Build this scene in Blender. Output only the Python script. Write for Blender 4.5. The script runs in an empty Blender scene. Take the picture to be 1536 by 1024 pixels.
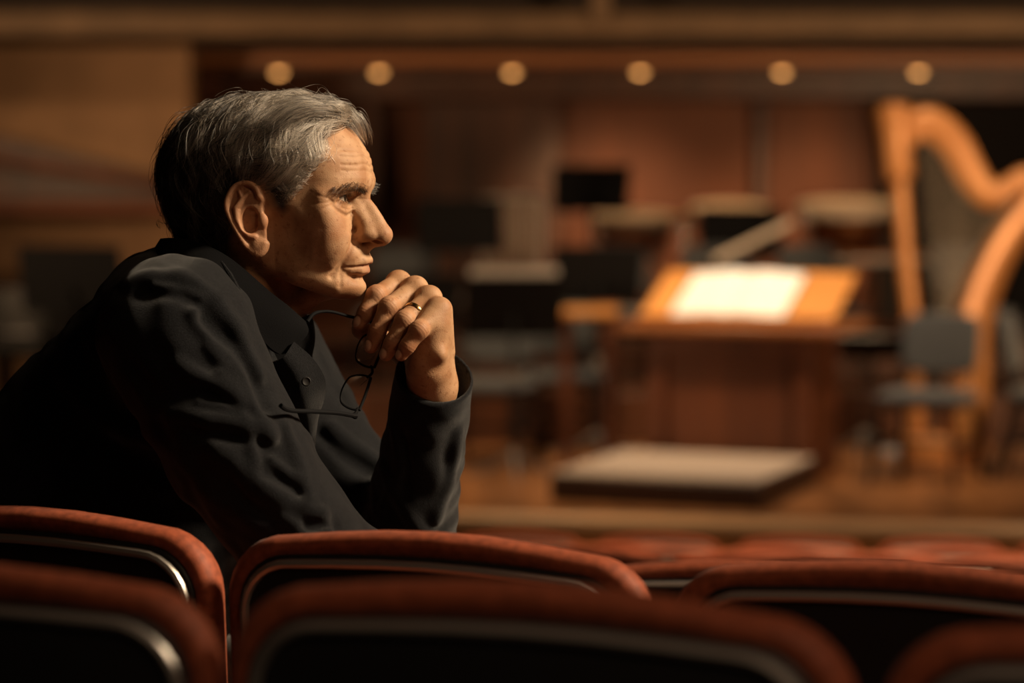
import bpy, math, random
import numpy as np
from mathutils import Vector, Matrix

random.seed(7)
RNG = np.random.default_rng(7)
SC = bpy.context.scene
COL = SC.collection

# ----------------------------------------------------------------- camera frame
FPX = 3627.0                      # 85 mm on 36 mm film, 1536 px wide
CAMZ = 2.52                       # 1.52 m above the stage floor
STAGE = 1.0
PITCH = math.atan(232.0 / FPX)    # eye level at row 280
CP, SP = math.cos(PITCH), math.sin(PITCH)
CAM = np.array((0.0, 0.0, CAMZ))


def ray(px, py):
    u = (px - 768.0) / FPX
    v = (512.0 - py) / FPX
    return np.array((u, CP + v * SP, -SP + v * CP))


def P(px, py, D):
    """world point at distance D (metres along the view axis) seen at a photo position"""
    return CAM + D * ray(px, py)


def on_z(px, py, z):
    d = ray(px, py)
    return CAM + d * ((z - CAMZ) / d[2])


def PX(w):
    w = np.asarray(w, float) - CAM
    D = w[1] * CP - w[2] * SP
    v = (w[1] * SP + w[2] * CP) / D
    return 768 + w[0] / D * FPX, 512 - v * FPX, D


# ----------------------------------------------------------------- materials
def mat(name, color, rough=0.5, metal=0.0, var=0.0, vscale=20.0, bump=0.0, bscale=200.0, sheen=0.0,
        spec=0.5, coat=0.0, sss=0.0, stretch=None, color2=None, detail=4.0):
    m = bpy.data.materials.new(name)
    m.use_nodes = True
    nt = m.node_tree
    b = nt.nodes['Principled BSDF']
    b.inputs['Base Color'].default_value = (*color, 1)
    b.inputs['Roughness'].default_value = rough
    b.inputs['Metallic'].default_value = metal
    b.inputs['Specular IOR Level'].default_value = spec
    b.inputs['Sheen Weight'].default_value = sheen
    b.inputs['Sheen Roughness'].default_value = 0.4
    b.inputs['Coat Weight'].default_value = coat
    if sss:
        b.inputs['Subsurface Weight'].default_value = sss
        b.inputs['Subsurface Radius'].default_value = (0.012, 0.005, 0.003)
        b.inputs['Subsurface Scale'].default_value = 1.0
    tc = nt.nodes.new('ShaderNodeTexCoord')
    src = tc.outputs['Object']
    if stretch:
        mp = nt.nodes.new('ShaderNodeMapping')
        mp.inputs['Scale'].default_value = stretch
        nt.links.new(src, mp.inputs['Vector'])
        src = mp.outputs['Vector']
    if var or color2:
        n = nt.nodes.new('ShaderNodeTexNoise')
        n.inputs['Scale'].default_value = vscale
        n.inputs['Detail'].default_value = detail
        nt.links.new(src, n.inputs['Vector'])
        mx = nt.nodes.new('ShaderNodeMix')
        mx.data_type = 'RGBA'
        c2 = color2 if color2 else tuple(c * (1 - var) for c in color)
        c1 = color if color2 else tuple(min(1, c * (1 + var)) for c in color)
        mx.inputs['A'].default_value = (*c1, 1)
        mx.inputs['B'].default_value = (*c2, 1)
        rp = nt.nodes.new('ShaderNodeMapRange')
        rp.inputs['From Min'].default_value = 0.35
        rp.inputs['From Max'].default_value = 0.65
        nt.links.new(n.outputs['Fac'], rp.inputs['Value'])
        nt.links.new(rp.outputs['Result'], mx.inputs['Factor'])
        nt.links.new(mx.outputs['Result'], b.inputs['Base Color'])
    if bump:
        n2 = nt.nodes.new('ShaderNodeTexNoise')
        n2.inputs['Scale'].default_value = bscale
        n2.inputs['Detail'].default_value = 3
        nt.links.new(src, n2.inputs['Vector'])
        bp = nt.nodes.new('ShaderNodeBump')
        bp.inputs['Strength'].default_value = bump
        bp.inputs['Distance'].default_value = 0.002
        nt.links.new(n2.outputs['Fac'], bp.inputs['Height'])
        nt.links.new(bp.outputs['Normal'], b.inputs['Normal'])
    return m


# ----------------------------------------------------------------- objects
def tag(o, label=None, cat=None, group=None, kind=None):
    if label:
        o['label'] = label
    if cat:
        o['category'] = cat
    if group:
        o['group'] = group
    if kind:
        o['kind'] = kind
    return o


def empty(name, loc, rz=0.0):
    o = bpy.data.objects.new(name, None)
    o.empty_display_size = 0.1
    COL.objects.link(o)
    o.location = tuple(float(c) for c in loc)
    o.rotation_euler = (0, 0, rz)
    return o


def copy_tree(o, parent=None):
    c = o.copy()
    COL.objects.link(c)
    c.parent = parent
    for ch in o.children:
        copy_tree(ch, c)
    return c


def raw_mesh(name, V, F, material, parent=None, smooth=True, origin=None):
    """mesh object out of numpy vertex and quad arrays"""
    V = np.asarray(V, np.float32)
    if origin is not None:
        V = V - np.asarray(origin, np.float32)
    F = np.asarray(F, np.int32)
    me = bpy.data.meshes.new(name)
    me.vertices.add(len(V))
    me.vertices.foreach_set('co', V.ravel())
    k = F.shape[1]
    me.loops.add(F.size)
    me.loops.foreach_set('vertex_index', F.ravel())
    me.polygons.add(len(F))
    me.polygons.foreach_set('loop_start', np.arange(0, F.size, k, dtype=np.int32))
    me.polygons.foreach_set('loop_total', np.full(len(F), k, np.int32))
    me.update(calc_edges=True)
    me.validate()
    if smooth:
        me.polygons.foreach_set('use_smooth', np.ones(len(me.polygons), bool))
    me.materials.append(material)
    o = bpy.data.objects.new(name, me)
    COL.objects.link(o)
    o.parent = parent
    return o


class MB:
    """collects shapes and links them as one mesh object"""

    def __init__(self):
        self.v, self.f = [], []

    def add(self, vs, fs):
        b = len(self.v)
        self.v += [tuple(float(c) for c in p) for p in vs]
        self.f += [tuple(b + i for i in q) for q in fs]
        return self

    def box(self, c, s, rz=0.0, M=None):
        x, y, z = s[0] / 2, s[1] / 2, s[2] / 2
        vs = [Vector((a * x, b_ * y, d * z)) for a in (-1, 1) for b_ in (-1, 1) for d in (-1, 1)]
        R = Matrix.Rotation(rz, 3, 'Z') if M is None else M
        vs = [R @ v + Vector(c) for v in vs]
        return self.add(vs, [(0, 1, 3, 2), (4, 6, 7, 5), (0, 4, 5, 1), (2, 3, 7, 6), (0, 2, 6, 4), (1, 5, 7, 3)])

    def tube(self, pts, r, n=8, caps=True):
        """round bar through pts; r is a radius or one radius for each point"""
        pts = [Vector(p) for p in pts]
        rs = [r] * len(pts) if not hasattr(r, '__len__') else list(r)
        T = []
        for i in range(len(pts)):
            a = pts[max(0, i - 1)]
            b_ = pts[min(len(pts) - 1, i + 1)]
            T.append((b_ - a).normalized())
        up = Vector((0, 0, 1)) if abs(T[0].z) < 0.9 else Vector((1, 0, 0))
        N = (up - T[0] * up.dot(T[0])).normalized()
        vs = []
        for p, t, q in zip(pts, T, rs):
            N = (N - t * N.dot(t)).normalized()
            B = t.cross(N)
            for k in range(n):
                a = 2 * math.pi * k / n
                vs.append(p + (N * math.cos(a) + B * math.sin(a)) * q)
        fs = []
        for i in range(len(pts) - 1):
            for k in range(n):
                k2 = (k + 1) % n
                fs.append((i * n + k, i * n + k2, (i + 1) * n + k2, (i + 1) * n + k))
        if caps:
            fs.append(tuple(reversed(range(n))))
            fs.append(tuple((len(pts) - 1) * n + k for k in range(n)))
        return self.add(vs, fs)

    def lathe(self, prof, n=24, c=(0, 0, 0), M=None):
        vs, fs = [], []
        for r, z in prof:
            for k in range(n):
                a = 2 * math.pi * k / n
                v = Vector((r * math.cos(a), r * math.sin(a), z))
                if M is not None:
                    v = M @ v
                vs.append(v + Vector(c))
        for i in range(len(prof) - 1):
            for k in range(n):
                k2 = (k + 1) % n
                fs.append((i * n + k, i * n + k2, (i + 1) * n + k2, (i + 1) * n + k))
        fs.append(tuple(reversed(range(n))))
        fs.append(tuple((len(prof) - 1) * n + k for k in range(n)))
        return self.add(vs, fs)

    def layers(self, rings):
        """closed loft through equally long rings, capped at both ends"""
        n = len(rings[0])
        vs = [p for r in rings for p in r]
        fs = []
        for i in range(len(rings) - 1):
            for k in range(n):
                k2 = (k + 1) % n
                fs.append((i * n + k, i * n + k2, (i + 1) * n + k2, (i + 1) * n + k))
        fs.append(tuple(reversed(range(n))))
        fs.append(tuple((len(rings) - 1) * n + k for k in range(n)))
        return self.add(vs, fs)

    def build(self, name, material, parent=None, bevel=0.0, smooth=True, seg=2, angle=40):
        me = bpy.data.meshes.new(name)
        me.from_pydata(self.v, [], self.f)
        me.validate()
        import bmesh
        bm = bmesh.new()
        bm.from_mesh(me)
        bmesh.ops.recalc_face_normals(bm, faces=bm.faces)
        bm.to_mesh(me)
        bm.free()
        me.update()
        me.materials.append(material)
        o = bpy.data.objects.new(name, me)
        COL.objects.link(o)
        o.parent = parent
        if smooth:
            me.polygons.foreach_set('use_smooth', np.ones(len(me.polygons), bool))
            me.set_sharp_from_angle(angle=math.radians(angle))
        if bevel:
            b = o.modifiers.new('soft edge', 'BEVEL')
            b.width = bevel
            b.segments = seg
            b.limit_method = 'ANGLE'
            b.angle_limit = math.radians(35)
        return o


def spline(pts, n):
    """Catmull-Rom through control points (any number of columns)"""
    pts = np.asarray(pts, float)
    Q = np.vstack((2 * pts[0] - pts[1], pts, 2 * pts[-1] - pts[-2]))
    out = []
    m = len(pts) - 1
    for i in range(n):
        t = i / (n - 1) * m
        k = min(int(t), m - 1)
        t -= k
        a, b, c, d = Q[k], Q[k + 1], Q[k + 2], Q[k + 3]
        out.append(0.5 * (2 * b + (c - a) * t + (2 * a - 5 * b + 4 * c - d) * t * t + (3 * b - a - 3 * c + d) * t ** 3))
    return np.array(out)


# ----------------------------------------------------------------- implicit surfaces
def smin(a, b, k):
    h = np.clip(0.5 + 0.5 * (b - a) / k, 0, 1)
    return b + (a - b) * h - k * h * (1 - h)


def smax(a, b, k):
    return -smin(-a, -b, k)


def cone(p, a, b, ra, rb):
    a = np.asarray(a, np.float32)
    ab = np.asarray(b, np.float32) - a
    q = p - a
    t = np.clip(q @ ab / max(float(ab @ ab), 1e-12), 0, 1)
    return np.linalg.norm(q - t[:, None] * ab, axis=1) - (ra + (rb - ra) * t)


def tubef(p, pts):
    d = None
    for a, b in zip(pts[:-1], pts[1:]):
        e = cone(p, a[:3], b[:3], a[3], b[3])
        d = e if d is None else np.minimum(d, e)
    return d


def ell(p, c, r, R=None):
    q = p - np.asarray(c, np.float32)
    if R is not None:
        q = q @ R
    r = np.asarray(r, np.float32)
    k0 = np.linalg.norm(q / r, axis=1)
    k1 = np.linalg.norm(q / (r * r), axis=1)
    return k0 * (k0 - 1) / np.maximum(k1, 1e-9)


def mesh_sdf(f, lo, hi, h, newton=2):
    """surface nets over a narrow band, vertices pulled onto the surface"""
    lo = np.asarray(lo, float)
    hi = np.asarray(hi, float)
    nc = np.ceil((hi - lo) / (4 * h)).astype(int)
    n = nc * 4 + 1
    ax = [lo[i] + (np.arange(nc[i]) * 4 + 2) * h for i in range(3)]
    C = np.stack(np.meshgrid(*ax, indexing='ij'), -1).reshape(-1, 3).astype(np.float32)
    Fc = f(C).reshape(nc)
    act = np.abs(Fc) < 8 * h
    fine = np.zeros(n, bool)
    big = np.repeat(np.repeat(np.repeat(act, 4, 0), 4, 1), 4, 2)
    for dx in (0, 1):
        for dy in (0, 1):
            for dz in (0, 1):
                fine[dx:dx + n[0] - 1, dy:dy + n[1] - 1, dz:dz + n[2] - 1] |= big
    Fv = np.ones(n, np.float32) * 1e3
    sg = np.repeat(np.repeat(np.repeat(np.sign(Fc), 4, 0), 4, 1), 4, 2)
    Fv[:-1, :-1, :-1] = sg * 1e3
    idx = np.argwhere(fine)
    vals = np.empty(len(idx), np.float32)
    for s in range(0, len(idx), 400000):
        vals[s:s + 400000] = f((lo + idx[s:s + 400000] * h).astype(np.float32))
    Fv[fine] = vals
    S = Fv < 0
    cnt = np.zeros(n - 1, np.int8)
    for dx in (0, 1):
        for dy in (0, 1):
            for dz in (0, 1):
                cnt += S[dx:dx + n[0] - 1, dy:dy + n[1] - 1, dz:dz + n[2] - 1]
    cells = np.argwhere((cnt > 0) & (cnt < 8))
    vid = -np.ones(n - 1, np.int64)
    vid[cells[:, 0], cells[:, 1], cells[:, 2]] = np.arange(len(cells))
    acc = np.zeros((len(cells), 3))
    num = np.zeros(len(cells))
    corners = [(a, b, c) for a in (0, 1) for b in (0, 1) for c in (0, 1)]
    for a in corners:
        for axis in range(3):
            if a[axis] == 1:
                continue
            b = list(a)
            b[axis] = 1
            ia, ib = cells + a, cells + b
            fa = Fv[ia[:, 0], ia[:, 1], ia[:, 2]]
            fb = Fv[ib[:, 0], ib[:, 1], ib[:, 2]]
            cr = (fa < 0) != (fb < 0)
            t = np.where(cr, fa / np.where(cr, fa - fb, 1), 0)
            acc += np.where(cr[:, None], ia + t[:, None] * (np.array(b) - a), 0)
            num += cr
    V = lo + acc / num[:, None] * h
    quads = []
    for axis in range(3):
        u, w = (axis + 1) % 3, (axis + 2) % 3
        sl0 = [slice(None)] * 3
        sl1 = [slice(None)] * 3
        sl0[axis] = slice(0, n[axis] - 1)
        sl1[axis] = slice(1, n[axis])
        A, B = S[tuple(sl0)], S[tuple(sl1)]
        e = np.argwhere(A != B)
        ok = (e[:, u] > 0) & (e[:, w] > 0) & (e[:, u] < n[u] - 1) & (e[:, w] < n[w] - 1)
        e = e[ok]
        flip = A[e[:, 0], e[:, 1], e[:, 2]]
        q = []
        for du, dw in ((-1, -1), (0, -1), (0, 0), (-1, 0)):
            c = e.copy()
            c[:, u] += du
            c[:, w] += dw
            q.append(vid[c[:, 0], c[:, 1], c[:, 2]])
        q = np.stack(q, 1)
        q[~flip] = q[~flip][:, ::-1]
        quads.append(q)
    Q = np.concatenate(quads)
    Q = Q[(Q >= 0).all(1)]
    for _ in range(newton):
        v32 = V.astype(np.float32)
        f0 = f(v32)
        g = np.stack([(f(v32 + np.eye(3, dtype=np.float32)[i] * (0.6 * h)) - f(v32 - np.eye(3, dtype=np.float32)[i] * (0.6 * h))) / (1.2 * h) for i in range(3)], 1)
        st = (f0 / np.maximum((g * g).sum(1), 0.05))[:, None] * g
        ln = np.linalg.norm(st, axis=1)
        st *= np.minimum(1, 0.7 * h / np.maximum(ln, 1e-12))[:, None]
        V = V - st
    return V, Q


def surf_depth(f, px, py, D0=2.2, D1=3.1):
    """distance at which the view line through a photo position meets the surface f"""
    D = D0
    for _ in range(90):
        d = float(f(P(px, py, D)[None].astype(np.float32))[0])
        if d < 0.0004:
            return D
        D += max(d * 0.8, 0.0004)
        if D > D1:
            break
    return None


def set_attr(o, name, values):
    a = o.data.attributes.new(name, 'FLOAT', 'POINT')
    a.data.foreach_set('value', np.asarray(values, np.float32))


def hair_object(name, strands, radius, material, parent, origin):
    """strands: (N, K, 3) world points; radius: (K,) or (N, K)"""
    N, K, _ = strands.shape
    hc = bpy.data.hair_curves.new(name)
    hc.add_curves([K] * N)
    hc.attributes['position'].data.foreach_set('vector', (strands - np.asarray(origin)).astype(np.float32).ravel())
    rad = np.broadcast_to(np.asarray(radius, np.float32), (N, K)).astype(np.float32)
    a = hc.attributes.get('radius') or hc.attributes.new('radius', 'FLOAT', 'POINT')
    a.data.foreach_set('value', rad.ravel().copy())
    hc.materials.append(material)
    o = bpy.data.objects.new(name, hc)
    COL.objects.link(o)
    o.parent = parent
    return o
# =================================================================== the seated man
HEAD_D = 2.67
YAW = math.radians(14.0)
HO = P(400, 300, HEAD_D)                              # between the ears
HX = np.array((math.cos(YAW), -math.sin(YAW), 0.0))   # towards the nose
HY = np.array((math.sin(YAW), math.cos(YAW), 0.0))    # towards his left ear
HZ = np.array((0.0, 0.0, 1.0))
HR = np.stack((HX, HY, HZ))                           # rows


def h2w(v):
    return HO + (np.asarray(v, float) / 1000.0) @ HR


def w2h(w):
    return (np.asarray(w, float) - HO) @ HR.T * 1000.0


FACE = np.array([  # height, front, back, half width, where widest
    (60, 106, -60, 66, 10), (40, 112, -60, 70, 10), (24, 116.5, -60, 71, 12), (12, 112, -60, 71, 14), (2, 106, -55, 71, 14),
    (-15, 103, -50, 70, 14), (-30, 104, -45, 68.5, 12), (-50, 107, -40, 66.5, 10), (-62, 107.5, -35, 65, 8),
    (-72, 106.5, -30, 62.5, 8), (-84, 103, -30, 58, 8), (-95, 105, -30, 50, 8), (-106, 100, -30, 42, 8), (-140, 80, -30, 36, 8)], np.float32)


def f_cranium(p):
    a = ell(p, (3, 0, 32), (114, 77, 80))
    b = ell(p, (-45, 0, 12), (62, 66, 62))
    return smin(a, b, 20)


def sym(p):
    q = p.copy()
    q[:, 1] = np.abs(q[:, 1])
    return q


EYE = np.array((90.5, 31.5, 2.5))
EAR2D = np.array([(21, 6), (19, 12), (14, 18), (5, 20.5), (-6, 16), (-13, 4), (-14.5, -6), (-11, -17), (-6, -28), (1, -41), (8, -52), (15, -58.5), (21, -58.5), (26, -52), (27.5, -42), (27, -28)], np.float32)
EARS = spline(EAR2D, 40)


def ear_y(u):
    return 75.0 + (27.0 - u) * 0.36


def f_ear(q):
    """the ear on the |y| side: a flared plate with rim, inner ridge, hollow, notch flaps and lobe"""
    u, w, v = q[:, 0], q[:, 1] - ear_y(q[:, 0]), q[:, 2]
    n = len(EARS)
    d2 = np.full(len(q), 1e9, np.float32)
    inside = np.zeros(len(q), bool)
    for i in range(n):
        a, b = EARS[i], EARS[(i + 1) % n]
        e = (b - a).astype(np.float32)
        t = np.clip(((u - a[0]) * e[0] + (v - a[1]) * e[1]) / max(float(e @ e), 1e-9), 0, 1)
        d2 = np.minimum(d2, (u - a[0] - t * e[0]) ** 2 + (v - a[1] - t * e[1]) ** 2)
        c = (a[1] > v) != (b[1] > v)
        if abs(e[1]) > 1e-9:
            inside ^= c & (u < (v - a[1]) / e[1] * e[0] + a[0])
    d = np.sqrt(d2)
    d = np.where(inside, -d, d)
    plate = smax(d + 1.0, np.abs(w + 1.5) - 2.2, 2.5)
    E = np.stack((u, w, v), 1)
    rim = [(a[0] * 0.93 + 0.7, 1.6 if i < 26 else 0.2, a[1] * 0.955 - 0.9, 3.3 - 0.5 * math.sin(i / 40 * 3.1) if i < 30 else 3.9) for i, a in enumerate(EARS[:36])]
    rim = [(20, -5, -10, 2.6), (22, -1, 0, 2.9)] + rim
    f = smin(plate, tubef(E, rim), 2.2)
    lobe = ell(E, (18.5, 0.2, -49), (8.0, 4.2, 9.5))
    f = smin(f, lobe, 4)
    anti = tubef(E, [(10, 0.5, 8, 2.2), (3, 1.2, 2, 2.8), (-3, 1.8, -8, 3.2), (-2, 2.0, -20, 3.2), (3, 1.6, -31, 3.2), (10, 1.2, -38, 3.3), (15, 1.0, -39, 3.2)])
    anti = np.minimum(anti, tubef(E, [(3, 1.2, 2, 2.6), (0, 0.6, 10, 2.2), (2, 0, 14, 1.6)]))
    f = smin(f, anti, 2.0)
    bowl = ell(E, (10, 0.5, -21), (9.0, 8.5, 14.0))
    f = smax(f, -bowl, 2.5)
    back = smax(d + 3, np.abs(w + 6.5) - 2.0, 3)      # floor of the hollow
    f = smin(f, back, 2)
    f = smin(f, ell(E, (23.5, -0.5, -22), (4.6, 4.2, 7.5)), 3)          # tragus
    f = smin(f, tubef(E, [(20, -5, -10, 2.2), (12, -4.5, -12, 1.6)]), 2)  # crus
    return f


def f_skull(p, q):
    x, y, z = p[:, 0], q[:, 1], p[:, 2]
    T = FACE[::-1]
    xf, xb, W, xc = (np.interp(z, T[:, 0], T[:, k]).astype(np.float32) for k in (1, 2, 3, 4))
    a = np.where(x > xc, xf - xc, xc - xb)
    pe = 2.25
    n = ((np.abs(x - xc) / a) ** pe + (y / W) ** pe) ** (1 / pe)
    f = (n - 1) * np.minimum(a, W) * 0.9
    f = smax(f, (x - 8) * -0.40 + (z + 64) * -0.916, 16)
    f = smax(f, z - 50, 10)
    f = smin(f, f_cranium(p), 14)
    # neck, its side muscle, the soft underside of the jaw
    f = smin(f, cone(p, (-22, 0, -40), (-40, 0, -215), 57, 66), 16)
    f = smin(f, tubef(q, [(-22, 50, -45, 12), (0, 40, -110, 13), (20, 18, -175, 12)]), 14)
    f = smin(f, tubef(p, [(82, 0, -94, 11), (55, 0, -101, 13), (32, 0, -118, 14), (12, 0, -165, 14)]), 22)
    f = smin(f, tubef(q, [(13, 49, -58, 13), (50, 43, -79, 13), (84, 22, -93, 12)]), 14)      # jaw
    f = smin(f, tubef(q, [(80, 52, -15, 9), (62, 58, -18, 7)]), 24)   # cheekbone
    f = smax(f, -ell(q, (66, 79, 30), (26, 9, 24)), 22)                 # temple
    return f


def f_front(p, q):
    f = f_skull(p, q)
    f = smin(f, tubef(q, [(112.5, 5, 17, 7), (107, 24, 19.5, 7.5), (94, 42, 15, 7.5), (82, 54.5, 5, 7), (80, 54.5, -10, 8)]), 11)   # brow
    f = smax(f, -ell(q, (50, 74, -54), (24, 6, 20)), 30)                 # hollow cheek
    f = smax(f, -ell(q, (113, 30, 0), (17, 17.5, 9.5)), 8)                # sockets
    f = smax(f, -ell(q, (113, 15.5, -2), (14, 6.5, 9)), 7)
    f = smin(f, ell(q, (79, 37, -36), (19, 18, 23)), 24)                 # cheek mass
    e = q - EYE.astype(np.float32)
    lid = np.linalg.norm(e, axis=1) - 14.0
    lid = smax(lid, np.abs(e[:, 2]) - 12, 4)
    f = smin(f, lid, 4)
    f = smin(f, tubef(q, [(105, 17, 8, 3), (104.5, 27, 10, 3.4), (100, 39, 8.5, 3.6), (92, 49, 2.5, 3.4)]), 4)   # upper fold
    # nose
    f = smin(f, tubef(p, [(110, 0, 6, 7.5), (112.8, 0, -2, 7.3), (120, 0, -11, 7.6), (126.8, 0, -23, 8.6), (132.3, 0, -37.0, 11.2)]), 7)
    f = smin(f, tubef(q, [(101, 8, 0, 6.5), (112, 8, -18, 8), (120, 8.2, -33, 9)]), 8)
    f = smin(f, ell(p, (131.5, 0, -38), (12.4, 12, 11)), 4)
    f = smin(f, ell(q, (117.5, 12.8, -38.5), (12.0, 6.4, 7.2)), 5)
    f = smin(f, tubef(p, [(133, 0, -44, 5.0), (124, 0, -47.0, 5.0), (113, 0, -50.5, 5.5)]), 3)
    f = smax(f, -tubef(q, [(135, 7.6, -46.0, 1.5), (130.5, 9.3, -45.2, 2.5), (124, 10.8, -45.4, 2.9), (118.5, 11.0, -46, 2.2)]), 1.4)
    f = smax(f, -tubef(q, [(130, 8, -45, 2.6), (124, 7.5, -40, 2.6)]), 1.4)
    # mouth
    f = smin(f, ell(p, (100, 0, -61), (16, 27, 16)), 10)
    f = smin(f, tubef(q, [(116.6, 0, -65.3, 5.4), (114.2, 9, -66, 5.3), (106.5, 19, -68.6, 3.8), (97.5, 27, -70.2, 1.8)]), 4)
    f = smin(f, tubef(q, [(112.4, 0, -77.2, 6.2), (109.8, 10, -77.2, 5.9), (102.3, 19.5, -75, 4.2), (96.5, 27, -71.2, 1.8)]), 4)
    f = smax(f, -tubef(p, [(125.3, 0, -54, 1.5), (125.3, 0, -61, 1.3)]), 3)
    f = smax(f, -tubef(q, [(116.5, 0, -86.5, 4), (109, 14, -86, 4)]), 7)
    f = smin(f, ell(p, (95.0, 0, -95), (17, 21, 12.5)), 9)                 # chin
    return f


def project(pts):
    p = np.array(pts, np.float32)
    for _ in range(12):
        fv = f_front(p, sym(p))
        g = np.stack([f_front(p + np.eye(3, dtype=np.float32)[i], sym(p + np.eye(3, dtype=np.float32)[i])) - f_front(p - np.eye(3, dtype=np.float32)[i], sym(p - np.eye(3, dtype=np.float32)[i])) for i in range(3)], 1) / 2
        p = p - (fv / np.maximum((g * g).sum(1), .1))[:, None] * g * .8
    return p


# (depth, width, line): hollows are positive, swellings negative
LINES = [
    (1.3, 2.0, [(105, 18, -13), (101, 30, -17), (93, 44, -14), (88, 52, -7)]),
    (-1.0, 4.5, [(104, 20, -7), (101, 30, -11), (95, 41, -9)]),
    (0.7, 1.6, [(104, 18, -8), (103, 27, -10), (97, 40, -8)]),
    (2.0, 3.6, [(111, 20, -36), (108, 25, -46), (104, 31, -57), (97, 36.5, -70), (88, 39, -82)]),
    (-1.8, 7.0, [(100, 33, -42), (95, 39, -54), (88, 43, -68)]),
    (1.1, 3.0, [(97, 29, -71), (94, 30, -80), (92, 29, -92)]),
    (0.5, 5, [(82, 52, -30), (78, 51, -50), (74, 49, -72)]),
    (0.25, 3, [(72, 58, -24), (70, 55, -46), (66, 52, -66)]),
    (3.0, 1.3, [(122, 0, -71.6), (117, 11, -71.9), (108, 20, -71.3), (97, 28, -71.4), (95, 30, -72.6)]),
    (1.8, 2.0, [(109, 20, -30), (105.5, 21, -38), (108, 20, -46)]),
    (1.2, 1.3, [(105, 16, 5), (104, 26, 8.3), (100, 38, 7.0), (93, 47, 1.5)]),
    (0.4, 1.4, [(91, 51, 1), (84, 57, 4), (77, 62, 7)]),
    (0.4, 1.4, [(91, 51, -1), (84, 57, -3), (76, 62, -5)]),
    (0.4, 1.4, [(89, 51, -5), (82, 57, -10), (75, 61, -16)]),
    (1.0, 1.7, [(112, 5, 9), (112.5, 6, 20), (114, 6, 26)]),
]
for zz, dp in ((30, .45), (37, .75), (45, .7), (54, .5)):
    LINES.append((dp, 1.5, [(118, 0, zz - 1), (113, 14, zz + 1.8), (108, 26, zz + .3), (99, 42, zz + 2 - (zz % 3))]))
CREASE = [(dp, wd, project(spline(pts, 9))) for dp, wd, pts in LINES]


def f_head(p):
    q = sym(p)
    f = f_skull(p, q)
    m = (p[:, 0] > 18) & (p[:, 2] < 66) & (p[:, 2] > -116)
    if m.any():
        pp, qq = p[m], q[m]
        g = f_front(pp, qq)
        for dp, wd, c in CREASE:
            d2 = np.full(len(qq), 1e9, np.float32)
            for a, b in zip(c[:-1], c[1:]):
                ab = b - a
                w = qq - a
                t = np.clip(w @ ab / float(ab @ ab), 0, 1)
                d2 = np.minimum(d2, ((w - t[:, None] * ab) ** 2).sum(1))
            g = g + dp * np.exp(-d2 / (wd * wd))
        e = qq - EYE.astype(np.float32)
        hh = np.maximum(0.0, 1 - ((e[:, 1] - 0.3) / 14.0) ** 2)
        mid = 0.1 + 0.05 * e[:, 1]
        op = np.abs(e[:, 2] - mid) - np.where(e[:, 2] > mid, 4.4, 4.3) * hh ** .8
        op = np.maximum(op, 2.0 - e[:, 0])
        g = smax(g, -op, 0.8)
        w = np.clip((pp[:, 0] - 18) / 12, 0, 1)
        f[m] = f[m] * (1 - w) + g * w
    m = (q[:, 1] > 55) & (np.abs(p[:, 0] - 6) < 40) & (p[:, 2] < 34) & (p[:, 2] > -74)
    if m.any():
        f[m] = smin(f[m], f_ear(q[m]), 3.0)
    return f


HEADV, HEADF = mesh_sdf(f_head, (-132, -106, -232), (150, 106, 120), 1.05)

# ----------------------------------------------------------------- left hand, in world metres
K = 1.0
FING = {
    'index': [(597, 425, 2.690, .0116), (563, 444, 2.655, .0102), (549, 469, 2.648, .0092), (539, 484, 2.648, .0080)],
    'middle': [(622, 434, 2.672, .0120), (582, 462, 2.638, .0105), (566, 497, 2.634, .0092), (556, 519, 2.636, .0080)],
    'ring': [(643, 448, 2.654, .0115), (606, 482, 2.622, .0102), (589, 514, 2.620, .0090), (579, 531, 2.623, .0078)],
    'little': [(658, 465, 2.636, .0108), (627, 497, 2.608, .0098), (611, 519, 2.607, .0082), (602, 532, 2.610, .0070)],
}
FW = {k: [(*P(a, b, d), r) for a, b, d, r in v] for k, v in FING.items()}
WR = P(650, 587, 2.672)
NAILS = []


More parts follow.
